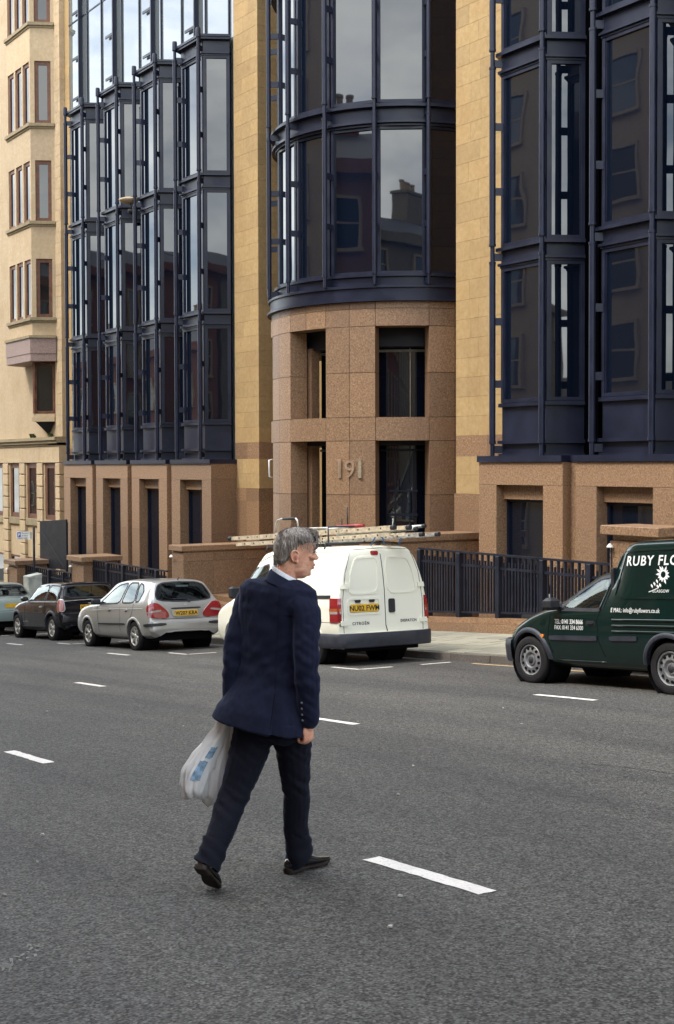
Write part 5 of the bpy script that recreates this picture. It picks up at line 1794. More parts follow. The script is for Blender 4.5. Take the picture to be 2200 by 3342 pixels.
# ------------------------------------------------------------------ dark green florist's van
c = Car('delivery_van', 'dark green car-derived delivery van with white lettering on its side', 'van', -9.44, 12.47)
def gsect(zb, zt, zr_, ws, wb, wt):
    h, gh = zt - zb, zr_ - zt
    return [(ws * .88, zb), (ws * .985, zb + min(.07, h * .2)), (wb * .995, zb + h * .42), (wb, zb + h * .75), (wb * .985, zt), (wt + (wb * .985 - wt) * .62, zt + gh * .48), (wt + (wb * .985 - wt) * .25, zr_ - min(.11, gh * .3)), (wt * .93, zr_ - min(.02, gh * .1)), (wt * .5, zr_ + .006), (0.0, zr_ + .01)]
ST = [(0.0, .40, .62, .70, .55, .66, .55), (.05, .32, .95, 1.60, .76, .82, .68), (.15, .28, .97, 1.78, .79, .845, .72), (.5, .26, .97, 1.825, .80, .848, .73), (1.5, .25, .96, 1.82, .80, .848, .73), (1.68, .25, .96, 1.785, .80, .848, .70), (1.82, .25, .96, 1.68, .80, .848, .63), (1.98, .25, .96, 1.54, .80, .847, .585), (2.12, .25, .96, 1.47, .80, .846, .575), (2.3, .25, .955, 1.425, .80, .845, .57), (2.55, .25, .95, 1.30, .80, .843, .60), (3.0, .25, .93, 1.03, .80, .84, .70),
      (3.3, .25, .86, .955, .795, .83, .68), (3.65, .26, .72, .83, .76, .80, .64), (3.9, .29, .58, .68, .66, .70, .54), (4.0, .34, .50, .57, .55, .60, .44), (4.03, .38, .48, .53, .4, .45, .35)]
c.body(ST, 'green_paint', 150, gsect)
wp = rounded([(2.80, .985), (2.50, 1.22), (2.22, 1.36), (2.0, 1.385), (1.93, 1.375), (2.06, .985)], .07, 2)
for v_ in ('near', 'far'):
    c.window(wp, v_, 'side_window', bw=.03)
c.window(rounded([(-.62, 1.06), (-.50, 1.40), (.50, 1.40), (.62, 1.06)], .1, 2), 'front', 'windscreen')
for sc in (.98, 3.40):
    c.arch(sc, .31, .365, .03, 'grey_plastic', .06, bulge=.022)
    c.wheel(sc, .315, .735, .19, 'steel')
for v_ in ('near', 'far'):
    c.line('box_edge', [(2.07, .98), (1.98, 1.25), (1.84, 1.60), (1.74, 1.76)], v_, 'green_paint', .022)
    c.line('door_seam', [(2.02, .40), (2.10, .60), (2.12, .85), (2.06, .97)], v_, 'dark_void', .005)
    c.line('door_seam', [(2.95, .42), (3.02, .60), (2.96, .95)], v_, 'dark_void', .005)
    c.ring('pressed_panel', rounded([(1.86, 1.13), (1.78, 1.4), (1.66, 1.70), (.25, 1.72), (.25, 1.13)], .08, 2), v_, 'green_paint', .014, .014, .010)
    for z_ in (.86, .79, .72):
        c.line('rib', [(1.86, z_), (.30, z_ + .01)], v_, 'green_paint', .016)
    c.patch('side_strip', rounded([(2.12, .655), (2.98, .64), (2.98, .585), (2.12, .595)], .1, 1), v_, 'grey_plastic', .004, depth=.016)
    c.patch('side_strip', rounded([(1.45, .67), (1.90, .66), (1.90, .605), (1.45, .615)], .1, 1), v_, 'grey_plastic', .004, depth=.016)
    c.patch('handle_recess', rrect(2.15, 2.31, .775, .845, .025), v_, 'black_plastic', .003)
    c.patch('door_handle', rrect(2.17, 2.29, .80, .83, .012), v_, 'black_plastic', .006, depth=.015)
    c.patch('indicator', rrect(3.09, 3.145, .605, .655, .026), v_, 'amber_lens', .004, depth=.016)
    c.line('sill_seam', [(2.02, .33), (2.9, .325)], v_, 'green_paint', .01)
# bumper and lamp at the nose
vv, ff = [], []
pr = [(.0, .27), (.02, .33), (.03, .48), (.025, .555), (.0, .575)]
fr = [(3.72, -.82), (3.85, -.80), (3.96, -.70), (4.03, -.5), (4.06, -.25), (4.07, 0), (4.06, .25), (4.03, .5), (3.96, .70), (3.85, .80), (3.72, .82)]
for s_, y_ in fr:
    for o_, z_ in pr:
        vv.append((-(s_ + o_), y_ * (1 + o_), z_))
m = len(pr)
for i in range(len(fr) - 1):
    for q in range(m - 1):
        ff.append((i * m + q, i * m + q + 1, (i + 1) * m + q + 1, (i + 1) * m + q))
auto_smooth(mk('bumper', vv, ff, 'grey_plastic', c.o), 50)
for v_ in ('fl', 'fr'):
    k = 1
    c.patch('headlamp', rounded([(k * -.02, .72), (k * .30, .70), (k * .30, .60), (k * .0, .60)], .15, 2), v_, 'clear_lens', .004)
for k in (-1, 1):
    b = B().cbox(-2.92, -2.76, .83 if k > 0 else -1.03, 1.03 if k > 0 else -.83, .97, 1.13, .04)
    b.build('door_mirror', 'black_plastic', c.o)
    c.line('mirror_bracket', [(2.72, 1.0), (2.86, .99), (2.86, 1.05)], 'near' if k < 0 else 'far', 'black_plastic', .03)
B().tube([(-3.08, -.72, .97), (-3.08, -.73, 1.17)], .008, 6).build('aerial', 'aluminium', c.o)
c.text('RUBY FLOWERS', 'near', 1.66, 1.52, .165, flip=-1, bold=.003, spacing=1.15, depth=.001, shear=.12)
c.text('E MAIL: info@rubyflowers.co.uk', 'near', 1.885, .955, .076, flip=-1, xs=.74, spacing=1.06, depth=.001)
c.text('TEL: 0141 334 8666', 'near', 2.885, .797, .080, flip=-1, xs=.80, bold=.0015, spacing=1.0, depth=.001, shear=.12)
c.text('FAX: 0141 334 6300', 'near', 2.885, .722, .078, flip=-1, xs=.80, spacing=1.0, depth=.001, shear=.05)
c.text('GLASGOW', 'near', 1.215, 1.195, .05, flip=-1, spacing=1.1, depth=.001)
# flower emblem: petals, centre and stem with leaves
fc = (1.05, 1.405)
def vinyl(poly):
    c.patch('emblem', poly, 'near', 'white_vinyl', .004, res=.06)
rf = random.Random(5)
for i in range(13):
    a = 2 * math.pi * i / 13 + rf.uniform(-.1, .1); l = rf.uniform(.085, .125)
    ca, sa = math.cos(a), math.sin(a)
    vinyl([(fc[0] + ca * .045 - sa * .012, fc[1] + sa * .045 + ca * .012), (fc[0] + ca * l * .7 - sa * .018, fc[1] + sa * l * .7 + ca * .018), (fc[0] + ca * l, fc[1] + sa * l), (fc[0] + ca * l * .7 + sa * .010, fc[1] + sa * l * .7 - ca * .010), (fc[0] + ca * .045 + sa * .012, fc[1] + sa * .045 - ca * .012)])
c.ring('emblem', [(fc[0] + .052 * math.cos(a), fc[1] + .052 * math.sin(a)) for a in [2 * math.pi * i / 14 for i in range(14)]], 'near', 'white_vinyl', .012, .006, .004)
c.line('emblem', [(1.10, 1.29), (1.12, 1.25), (1.20, 1.22), (1.27, 1.20)], 'near', 'white_vinyl', .006)
for u, w in ((1.13, 1.30), (1.17, 1.27), (1.12, 1.24), (1.21, 1.245), (1.08, 1.255)):
    vinyl([(u, w), (u + .03, w + .03), (u + .022, w + .052), (u - .004, w + .03)])
c.box('underbody', .2, 3.8, -.64, .64, .22, .42, 'dark_void')
for y_ in (-.36, .36): c.seat(2.35, y_, .55, 'tan_cloth')
c.box('bulkhead', 1.9, 1.95, -.75, .75, .4, 1.5, 'black_plastic')
c.box('dashboard', 2.75, 3.0, -.66, .66, .55, .95, 'black_plastic', .05)
c.finish()
# ================================================================== the man crossing the road
def cloth(name, col, sheen=0.25, weave=420.0, rough=0.85):
    m, t, b = nodes(name)
    v = coords(t)
    n = noise(t, v, weave, 2, 0.6)
    big = noise(t, v, 5.0, 4, 0.6)
    c = ramp(t, [(0.3, tuple(x * .7 for x in col)), (0.7, tuple(x * 1.25 for x in col))], n).outputs['Color']
    c = mix(t, c, tuple(x * 1.35 for x in col), ramp(t, [(0.5, (0, 0, 0)), (0.7, (.5, .5, .5))], big).outputs['Color'])
    t.links.new(c, b.inputs['Base Color'])
    b.inputs['Roughness'].default_value = rough
    b.inputs['Specular IOR Level'].default_value = 0.2
    b.inputs['Sheen Weight'].default_value = sheen
    b.inputs['Sheen Roughness'].default_value = 0.5
    b.inputs['Sheen Tint'].default_value = (0.5, 0.6, 1.0, 1)
    bump(t, b, n, 0.25, 0.002)
cloth('suit_navy', (0.0055, 0.0074, 0.0225), 0.10)
cloth('trouser_navy', (0.0040, 0.0043, 0.0095), 0.06)
cloth('shirt_white', (0.78, 0.80, 0.84), 0.0, 500.0, 0.7)
def skin():
    m, t, b = nodes('skin')
    v = coords(t)
    n = noise(t, v, 60.0, 4, 0.6); big = noise(t, v, 14.0, 3)
    c = ramp(t, [(0.3, (0.66, 0.30, 0.185)), (0.7, (0.80, 0.45, 0.30))], n).outputs['Color']
    c = mix(t, c, (0.50, 0.15, 0.10), ramp(t, [(0.5, (0, 0, 0)), (0.72, (.6, .6, .6))], big).outputs['Color'])
    t.links.new(c, b.inputs['Base Color'])
    b.inputs['Roughness'].default_value = 0.5
    b.inputs['Subsurface Weight'].default_value = 0.12
    b.inputs['Subsurface Radius'].default_value = (0.012, 0.005, 0.003)
    b.inputs['Subsurface Scale'].default_value = 0.6
    bump(t, b, n, 0.2, 0.002)
skin()
def hairmat():
    m, t, b = nodes('grey_hair')
    v = coords(t, 'Object', (150, 150, 26))
    n = noise(t, v, 1.0, 3, 0.7)
    big = noise(t, coords(t), 22.0, 3)
    c = ramp(t, [(0.30, (0.10, 0.076, 0.060)), (0.52, (0.26, 0.22, 0.185)), (0.74, (0.55, 0.51, 0.46))], n).outputs['Color']
    c = mix(t, c, (0.12, 0.085, 0.06), ramp(t, [(0.45, (0, 0, 0)), (0.7, (.6, .6, .6))], big).outputs['Color'])
    t.links.new(c, b.inputs['Base Color'])
    b.inputs['Roughness'].default_value = 0.55
    bump(t, b, n, 0.9, 0.004)
hairmat()
plain('shoe_leather', (0.006, 0.006, 0.007), 0.16, 0, 0.7, 0.2, 14.0, coat=0.5)
plain('shoe_sole', (0.026, 0.018, 0.014), 0.7, 0, 0.3, 0.3, 18.0)
plain('lip', (0.48, 0.17, 0.14), 0.5)
plain('brow_hair', (0.07, 0.045, 0.032), 0.7)
plain('eye_white', (0.6, 0.58, 0.55), 0.2)
plain('eye_dark', (0.02, 0.02, 0.02), 0.2)
plain('button', (0.10, 0.10, 0.12), 0.25)

MAN = bpy.data.objects.new('person', None); COL.objects.link(MAN)
MAN.location = (-5.77, 3.32, zroad(-5.77, 3.32))
MAN.rotation_euler = (0, 0, math.radians(56.215))
tag(MAN, 'man in a navy suit jacket and dark trousers striding across the road, head turned aside', 'person')
GU, GV = 0.0249, -0.0786      # fall of the road in his frame

class Blob(B):
    def ell(s, c, r, rot=None, n=18, m=12):
        n0 = len(s.v)
        c = Vector(c)
        for i in range(m + 1):
            th = math.pi * i / m
            for k in range(n):
                ph = 2 * math.pi * k / n
                p = Vector((r[0] * math.sin(th) * math.cos(ph), r[1] * math.sin(th) * math.sin(ph), r[2] * math.cos(th)))
                if rot is not None: p = rot @ p
                s.v.append(tuple(c + p))
        for i in range(m):
            for k in range(n):
                j = (k + 1) % n
                s.f.append((n0 + i * n + k, n0 + (i + 1) * n + k, n0 + (i + 1) * n + j, n0 + i * n + j))
        return s
    def limb(s, pts, rad, seg=16):
        """tapered chain with round ends, smoothed"""
        P_ = [Vector(p) for p in pts]
        Q, Rr = [], []
        for i in range(len(P_) - 1):
            a, b, c, d = P_[max(i - 1, 0)], P_[i], P_[i + 1], P_[min(i + 2, len(P_) - 1)]
            for j in range(5):
                t = j / 5
                Q.append(0.5 * ((2 * b) + (c - a) * t + (2 * a - 5 * b + 4 * c - d) * t * t + (3 * b - a - 3 * c + d) * t ** 3))
                Rr.append(rad[i] + (rad[i + 1] - rad[i]) * t)
        Q.append(P_[-1]); Rr.append(rad[-1])
        d0, d1 = (Q[0] - Q[1]).normalized(), (Q[-1] - Q[-2]).normalized()
        A = [Q[0] + d0 * rad[0] * k for k in (.95, .8, .45)]; Ar = [rad[0] * k for k in (.25, .6, .88)]
        Z = [Q[-1] + d1 * rad[-1] * k for k in (.45, .8, .95)]; Zr = [rad[-1] * k for k in (.88, .6, .25)]
        return s.tube(A + Q + Z, Ar + Rr + Zr, seg)
    def rings(s, rs, n=40):
        """closed loft; each ring is a list of n points"""
        n0 = len(s.v)
        for r in rs:
            s.v += [tuple(p) for p in r]
        for i in range(len(rs) - 1):
            for k in range(n):
                j = (k + 1) % n
                s.f.append((n0 + i * n + k, n0 + i * n + j, n0 + (i + 1) * n + j, n0 + (i + 1) * n + k))
        s.f.append(tuple(n0 + k for k in range(n - 1, -1, -1)))
        m = n0 + (len(rs) - 1) * n
        s.f.append(tuple(m + k for k in range(n)))
        return s
    def remesh(s, name, mat, voxel, smooth=4, parent=MAN, disp=None):
        me = bpy.data.meshes.new('tmp'); me.from_pydata(s.v, [], s.f); me.update()
        bm = bmesh.new(); bm.from_mesh(me); bmesh.ops.recalc_face_normals(bm, faces=bm.faces[:]); bm.to_mesh(me); bm.free()
        o = bpy.data.objects.new('tmp', me); COL.objects.link(o)
        r = o.modifiers.new('r', 'REMESH'); r.mode = 'VOXEL'; r.voxel_size = voxel
        if smooth:
            q = o.modifiers.new('s', 'SMOOTH'); q.factor = .5; q.iterations = smooth
        dg = bpy.context.evaluated_depsgraph_get()
        out = bpy.data.meshes.new_from_object(o.evaluated_get(dg))
        bpy.data.objects.remove(o, do_unlink=True)
        if disp:
            nv = len(out.vertices)
            co = np.empty(nv * 3, np.float32); no = np.empty(nv * 3, np.float32)
            out.vertices.foreach_get('co', co); out.vertices.foreach_get('normal', no)
            co = co.reshape(-1, 3); no = no.reshape(-1, 3)
            dd = np.array([disp(Vector(p), Vector(n)) for p, n in zip(co.tolist(), no.tolist())], np.float32)
            co = co + no * dd[:, None]
            out.vertices.foreach_set('co', np.ascontiguousarray(co, np.float32).ravel())
            out.update()
        out.shade_smooth()
        out.name = name
        ob = bpy.data.objects.new(name, out); COL.objects.link(ob)
        out.materials.clear(); out.materials.append(MATS[mat]); ob.parent = parent
        return ob

FD, RD = Vector((0.52, 0.854, 0)), Vector((0.854, -0.52, 0))      # facing and right-hand directions of his torso
def oval(c, a, b, w, tilt=(0, 0), e=2.35, n=40, f=FD, r=RD, wob=None):
    out = []
    for k in range(n):
        t = 2 * math.pi * k / n
        ct, stt = math.cos(t), math.sin(t)
        x = a * math.copysign(abs(ct) ** (2 / e), ct); y = b * math.copysign(abs(stt) ** (2 / e), stt)
        p = Vector((c[0], c[1], w)) + r * x + f * y
        p.z += tilt[0] * (p.x - c[0]) + tilt[1] * (p.y - c[1])
        out.append(p)
    return out

# ---- joints
R_SH, R_EL, R_WR = Vector((.276, -.100, 1.425)), Vector((.288, -.175, 1.12)), Vector((.297, -.155, .83))
L_SH, L_EL, L_WR = Vector((-.005, .13, 1.465)), Vector((-.082, .075, 1.19)), Vector((-.105, .055, .93))
R_HIP, R_KN, R_AN = Vector((.20, -.01, .86)), Vector((.226, .085, .42)), Vector((.228, .15, .085))
L_HIP, L_KN, L_AN = Vector((.035, .03, .86)), Vector((-.085, -.06, .455)), Vector((-.198, -.262, .17))

# ---- body: one continuous figure under the clothes, with head and hands
HX, HZ = .128, 1.568          # head frame: origin at the back of the skull / chin level
HF = Vector((.985, .17, 0)); HL = Vector((-.17, .985, 0))
def hp(x, y, z):
    """x forward from the back of the head, y to his left, z above the chin"""
    return Vector((HX, -.012, HZ)) + HF * x + HL * y + Vector((0, 0, z))
bd = Blob()
lev = [  # z, back, front, half width, squareness
    (-.012, .085, .150, .030), (.004, .075, .176, .046), (.022, .060, .184, .054), (.045, .040, .193, .060), (.066, .026, .199, .065), (.088, .016, .203, .069), (.110, .010, .206, .072),
    (.128, .007, .207, .074), (.150, .006, .212, .0755), (.172, .008, .211, .076), (.192, .014, .204, .074), (.210, .026, .192, .068), (.225, .045, .172, .056), (.236, .070, .145, .036), (.240, .095, .118, .012)]
rs = []
for z, b0, f0, hw in lev:
    r = []
    xc = b0 + (f0 - b0) * .46
    for k in range(40):
        t = 2 * math.pi * k / 40
        ct, stt = math.cos(t), math.sin(t)
        x = xc + ((f0 - xc) if ct > 0 else (xc - b0)) * math.copysign(abs(ct) ** .92, ct)
        y = hw * math.copysign(abs(stt) ** (.95 if ct < 0 else 1.12), stt)
        r.append(hp(x, y, z))
    rs.append(r)
bd.rings(rs)
nose = [hp(.196, 0, .128), hp(.202, .006, .125), hp(.202, -.006, .125), hp(.2295, 0, .093), hp(.223, .010, .086), hp(.223, -.010, .086), hp(.200, .018, .083), hp(.200, -.018, .083), hp(.217, 0, .079), hp(.196, 0, .080)]
bmn = bmesh.new(); [bmn.verts.new(p) for p in nose]; bmesh.ops.convex_hull(bmn, input=bmn.verts[:]); bmn.verts.ensure_lookup_table()
n0 = len(bd.v); idx = {v: i for i, v in enumerate(bmn.verts)}
bd.v += [tuple(v.co) for v in bmn.verts]; bd.f += [tuple(n0 + idx[v] for v in f.verts) for f in bmn.faces]; bmn.free()
Hrot = Matrix((HF, HL, Vector((0, 0, 1)))).transposed()
for sy in (-1, 1):
    bd.ell(hp(.203, sy * .024, .139), (.010, .024, .0075), Hrot)          # brow
    bd.ell(hp(.186, sy * .044, .098), (.020, .018, .015), Hrot)          # cheek bone
    bd.ell(hp(.092, sy * .0755, .104), (.019, .006, .029), Hrot)         # ear plate
    bd.ell(hp(.103, sy * .0755, .078), (.010, .007, .010), Hrot)         # lobe
    bd.ell(hp(.112, sy * .046, .040), (.045, .014, .026), Hrot)          # jaw angle
bd.ell(hp(.1985, 0, .0585), (.0085, .020, .008), Hrot)
bd.ell(hp(.1945, 0, .040), (.0085, .018, .008), Hrot)
bd.ell(hp(.173, 0, .012), (.014, .022, .014), Hrot)
bd.limb([(.178, .0, 1.46), (.178, -.004, 1.55), (.205, -.01, 1.64)], [.066, .058, .056])   # neck
for wv, cu, cv, a, b in ((1.49, .165, .01, .15, .075), (1.40, .158, .012, .185, .095), (1.25, .145, .01, .165, .095), (1.10, .13, .005, .15, .09), (.95, .115, .0, .165, .10), (.84, .115, .0, .15, .10)):
    pass
bd.rings([oval((cu, cv), a, b, wv) for wv, cu, cv, a, b in ((.80, .115, .0, .12, .08), (.86, .115, .0, .16, .105), (.95, .115, .0, .165, .10), (1.10, .13, .005, .15, .09), (1.25, .145, .01, .165, .095), (1.40, .158, .012, .185, .095), (1.47, .165, .01, .15, .07), (1.50, .17, .01, .09, .05))])
bd.limb([R_SH, R_EL, R_WR], [.052, .042, .031]); bd.limb([L_SH, L_EL, L_WR], [.052, .042, .031])
bd.limb([R_HIP, R_KN, R_AN], [.085, .055, .034]); bd.limb([L_HIP, L_KN, L_AN], [.085, .055, .034])
def hand(bd, wr, axis, back, fwd, grip=1.0, side=1):
    """fist-like hand. axis: from wrist to knuckles; back: direction the back of the hand faces; fwd: towards the thumb side"""
    axis, back, fwd = axis.normalized(), back.normalized(), fwd.normalized()
    pc = wr + axis * .045
    R3 = Matrix((fwd, back, axis)).transposed()
    bd.ell(pc, (.040, .017, .050), R3)
    bd.ell(pc + axis * .02, (.039, .015, .030), R3)
    for i, (o_, l) in enumerate(((.030, .92), (.010, 1.0), (-.010, .95), (-.029, .78))):
        k0 = wr + axis * (.083 - abs(i - 1.2) * .003) + fwd * o_
        k1 = k0 + axis * .020 * l - back * .020 * l
        k2 = k1 - axis * .006 * l - back * .030 * l
        k3 = k2 - axis * .026 * l + back * .004
        bd.limb([k0 - axis * .03, k0, k1, k2, k3], [.0090, .0092, .0086, .0080, .0070], 10)
    t0 = wr + axis * .020 + fwd * .026 - back * .008
    t1 = t0 + axis * .030 + fwd * .016 - back * .012
    t2 = t1 + axis * .028 - fwd * .006 - back * .014
    t3 = t2 + axis * .014 - fwd * .018 - back * .006
    bd.limb([t0, t1, t2, t3], [.014, .0115, .0105, .0085], 10)
hand(bd, R_WR + Vector((0, 0, .012)), Vector((.02, .05, -1)), Vector((.80, -.60, 0)), Vector((.60, .80, .05)))
hand(bd, L_WR + Vector((0, .0, .0)), Vector((-.02, .0, -1)), Vector((-.80, .60, 0)), Vector((.55, .83, 0)))
for an, mid_, toe in ((R_AN, Vector((.27, .20, .035)), Vector((.34, .28, .012))), (L_AN, L_AN + Vector((.004, .012, -.02)), L_AN + Vector((.008, .02, -.03)))):
    bd.limb([an, mid_, toe], [.030, .022, .014])
body = bd.remesh('body', 'skin', .0036, 3)

# ---- face details
for sy in (-1, 1):
    e = Blob().ell(hp(.184, sy * .031, .122), (.010, .013, .006), Hrot, 12, 8).build('eye', 'eye_white', MAN, True)
    Blob().ell(hp(.1925, sy * .032, .122), (.003, .006, .005), Hrot, 10, 6).build('iris', 'eye_dark', e, True)
    Blob().limb([hp(.2125, sy * .010, .140), hp(.2115, sy * .027, .144), hp(.198, sy * .049, .139)], [.005, .0062, .004], 8).build('eyebrow', 'brow_hair', MAN, True)
    Blob().limb([hp(.2035, sy * .016, .121), hp(.2015, sy * .028, .1245), hp(.191, sy * .044, .120)], [.0022, .0045, .0026], 8).build('eyelid_shade', 'brow_hair', MAN, True)  # eyelid line, its dark colour also stands for shade in the socket
    # ear rim and hollow
    rim = [hp(.083, sy * .083, .080), hp(.074, sy * .085, .100), hp(.073, sy * .086, .118), hp(.083, sy * .086, .132), hp(.098, sy * .084, .133), hp(.108, sy * .081, .122)]
    Blob().limb(rim, [.004, .005, .0055, .0055, .005, .004], 8).build('ear_rim', 'skin', MAN, True)
    Blob().ell(hp(.097, sy * .0815, .100), (.008, .003, .014), Hrot, 10, 8).build('ear_hollow', 'lip', MAN, True)
Blob().limb([hp(.199, -.016, .052), hp(.2055, 0, .0545), hp(.199, .016, .052)], [.002, .0035, .002], 8).build('upper_lip', 'lip', MAN, True)
Blob().limb([hp(.194, -.015, .044), hp(.2005, 0, .042), hp(.194, .015, .044)], [.002, .004, .002], 8).build('lower_lip', 'lip', MAN, True)

# ---- hair: shell over the skull, combed locks on top, fringe to the front
hb = Blob()
hl = [(.062, .006, .075, .053), (.085, -.001, .076, .071), (.108, -.004, .112, .0765), (.128, -.006, .144, .0790), (.150, -.006, .168, .0800), (.166, -.004, .190, .0805), (.180, .000, .220, .0795), (.200, .010, .218, .0770), (.219, .027, .204, .071), (.233, .049, .183, .060), (.2435, .074, .158, .042), (.2485, .100, .130, .015)]
rs = []
for z, b0, f0, hw in hl:
    r = []
    xc = b0 + (f0 - b0) * .45
    for k in range(48):
        t = 2 * math.pi * k / 48
        ct, stt = math.cos(t), math.sin(t)
        x = xc + ((f0 - xc) if ct > 0 else (xc - b0)) * math.copysign(abs(ct) ** .9, ct)
        y = hw * math.copysign(abs(stt) ** .92, stt)
        r.append(hp(x, y, z))
    rs.append(r)
hb.rings(rs, 48)
rr_ = random.Random(11)
def hdisp(p, n):
    q = Vector((p.x * 95, p.y * 95, p.z * 30))
    return .0035 * mnoise.noise(q) + .003 * mnoise.noise(q * .35)
hair = hb.remesh('hair', 'grey_hair', .0034, 2, MAN, hdisp)
lock = B()
for i in range(230):
    # strands combed forward from the crown and falling at sides/back
    a = rr_.uniform(-math.pi, math.pi)
    sx = rr_.uniform(.02, .20); sy = rr_.uniform(-.078, .078)
    zt = .17 + .08 * max(0, 1 - ((sx - .11) / .115) ** 2 - (sy / .085) ** 2) ** .5
    base = hp(sx, sy, zt + .004)
    if sx > .15 and abs(sy) < .06:
        tip = hp(min(.231, sx + rr_.uniform(.03, .06)), sy * 1.04, zt - rr_.uniform(.03, .06))
        mid = hp(sx + .03, sy * 1.02, zt + .001)
    elif sx < .06:
        tip = hp(sx - .018, sy * 1.02, zt - rr_.uniform(.04, .07)); mid = hp(sx - .012, sy * 1.03, zt - .02)
    else:
        k = 1 if sy > 0 else -1
        tip = hp(sx + rr_.uniform(-.01, .02), k * .0845, zt - rr_.uniform(.05, .08)); mid = hp(sx, sy * 1.06 + k * .004, zt - .015)
    lock.tube([base, mid, tip], [.0022, .0026, .0006], 4, False)
for i in range(46):   # fringe
    sy = rr_.uniform(-.062, .062)
    lock.tube([hp(.200, sy, .208), hp(.224 - abs(sy) * .3, sy, .188), hp(.226 - abs(sy) * .38, sy + rr_.uniform(-.004, .004), .166 + rr_.uniform(-.004, .012))], [.003, .0035, .0012], 4, False)
lk = lock.build('hair_locks', 'grey_hair', MAN, True)
lk['kind'] = 'stuff'

# ---- shirt collar and jacket collar around the neck
def collar(name, mat, rad, z_back, z_front, h, th, a0, a1, flare=0.0, drop=0.0):
    c = Vector((.180, -.004, 0))
    vv, ff = [], []
    n = 30
    for i in range(n + 1):
        a = math.radians(a0 + (a1 - a0) * i / n)      # 0 = towards -u (back-left of neck), grows clockwise seen from above
        d = Vector((-math.cos(a), -math.sin(a), 0))
        zt = z_back + (z_front - z_back) * (1 - math.cos(a)) / 2
        sec = [(rad, 0), (rad + th * .5, .004), (rad + th, 0), (rad + th + flare, -h), (rad + th + flare - .008, -h - .002), (rad - .004, -h * .8)]
        for r_, dz in sec:
            vv.append(tuple(c + d * r_ + Vector((0, 0, zt + dz))))
    m = 6
    for i in range(n):
        for q in range(m):
            ff.append((i * m + q, i * m + (q + 1) % m, (i + 1) * m + (q + 1) % m, (i + 1) * m + q))
    return auto_smooth(mk(name, vv, ff, mat, MAN), 50)
collar('shirt_collar', 'shirt_white', .060, 1.622, 1.548, .05, .006, -150, 150)
collar('jacket_collar', 'suit_navy', .0675, 1.602, 1.520, .048, .010, -140, 132, .030)

# ---- jacket
jk = Blob()
prof = [(1.552, .174, .004, .085, .066, 0, 0), (1.54, .168, .004, .145, .082, -.12, 0), (1.522, .158, .006, .200, .098, -.14, 0), (1.485, .145, .008, .220, .110, -.12, 0), (1.41, .144, .010, .220, .118, -.05, 0), (1.32, .138, .010, .212, .122, 0, 0), (1.22, .130, .008, .202, .120, 0, 0),
        (1.12, .124, .004, .198, .120, 0, 0), (1.02, .105, -.004, .208, .128, -.03, 0), (.95, .084, -.012, .230, .144, -.05, 0), (.89, .066, -.020, .256, .162, -.07, .05), (.818, .054, -.026, .274, .176, -.115, .08), (.810, .054, -.026, .262, .166, -.115, .08)]
jk.rings([oval((cu, cv), a, b, wv, (t0, t1)) for wv, cu, cv, a, b, t0, t1 in prof])
jk.ell((.205, -.05, 1.435), (.10, .09, .075)); jk.ell((.05, .06, 1.46), (.10, .09, .075))
jk.limb([R_SH + Vector((-.03, .02, .005)), R_SH + Vector((.008, -.012, -.06)), R_EL, R_WR + Vector((0, 0, .03))], [.085, .080, .066, .052])
jk.limb([L_SH + Vector((.03, -.02, .005)), L_SH + Vector((-.01, .005, -.06)), L_EL, L_WR + Vector((0, 0, .03))], [.083, .078, .064, .052])
def jdisp(p, n):
    w = p.z
    d = 0.0
    # long soft folds down the back and skirts
    q = Vector((p.x * 13 + w * 2.2, p.y * 13, w * 1.6))
    d += .0075 * mnoise.noise(q)
    # drag lines from shoulder blades and around the elbows
    q2 = Vector((p.x * 9 + w * 13, p.y * 9, w * 15 - p.x * 12))
    k = math.exp(-((w - 1.12) / .16) ** 2) + .6 * math.exp(-((w - 1.40) / .10) ** 2)
    d += .0105 * k * mnoise.noise(q2)
    sl = max(0.0, min(1.0, (p.x - .215) / .05)) if w < 1.35 else 0
    d += .006 * sl * mnoise.noise(Vector((p.x * 10, p.y * 10, w * 30 + p.x * 20)))
    d += .002 * mnoise.noise(Vector((p.x * 40, p.y * 40, w * 25)))
    # armhole seam of the right sleeve
    # centre vent: right flap tucked under the left
    if w < 1.0 and n.y < .1:
        t = p.x - (.135 - (1.0 - w) * .10)
        k = min(1, (1.0 - w) / .10)
        d -= .010 * k * max(0.0, min(1.0, (t + .012) / .012)) * math.exp(-max(0, t) / .045)
    # valley between back and right sleeve
    if .84 < w < 1.38 and n.y < .3:
        xs = .206 + .010 * math.sin((w - .8) * 6)
        d -= .007 * math.exp(-((p.x - xs) / .022) ** 2)
    return d
jacket = jk.remesh('jacket', 'suit_navy', .0050, 5, MAN, jdisp)
# cuff buttons on the right sleeve
for i in range(4):
    z = .965 - .027 * i - .0
    x = .286 - .002 * i
    q = Vector((.268 + .006 * i * .2, -.214 + .006 * i, .955 - .030 * i))
    hit = BVHTree.FromObject(jacket, bpy.context.evaluated_depsgraph_get()).ray_cast(Vector((q.x, -1, q.z)), Vector((0, 1, 0)))
    if hit[0] is not None:
        Blob().ell(hit[0] + hit[1] * .001, (.0065, .003, .0065), None, 12, 6).build('button', 'button', MAN, True)
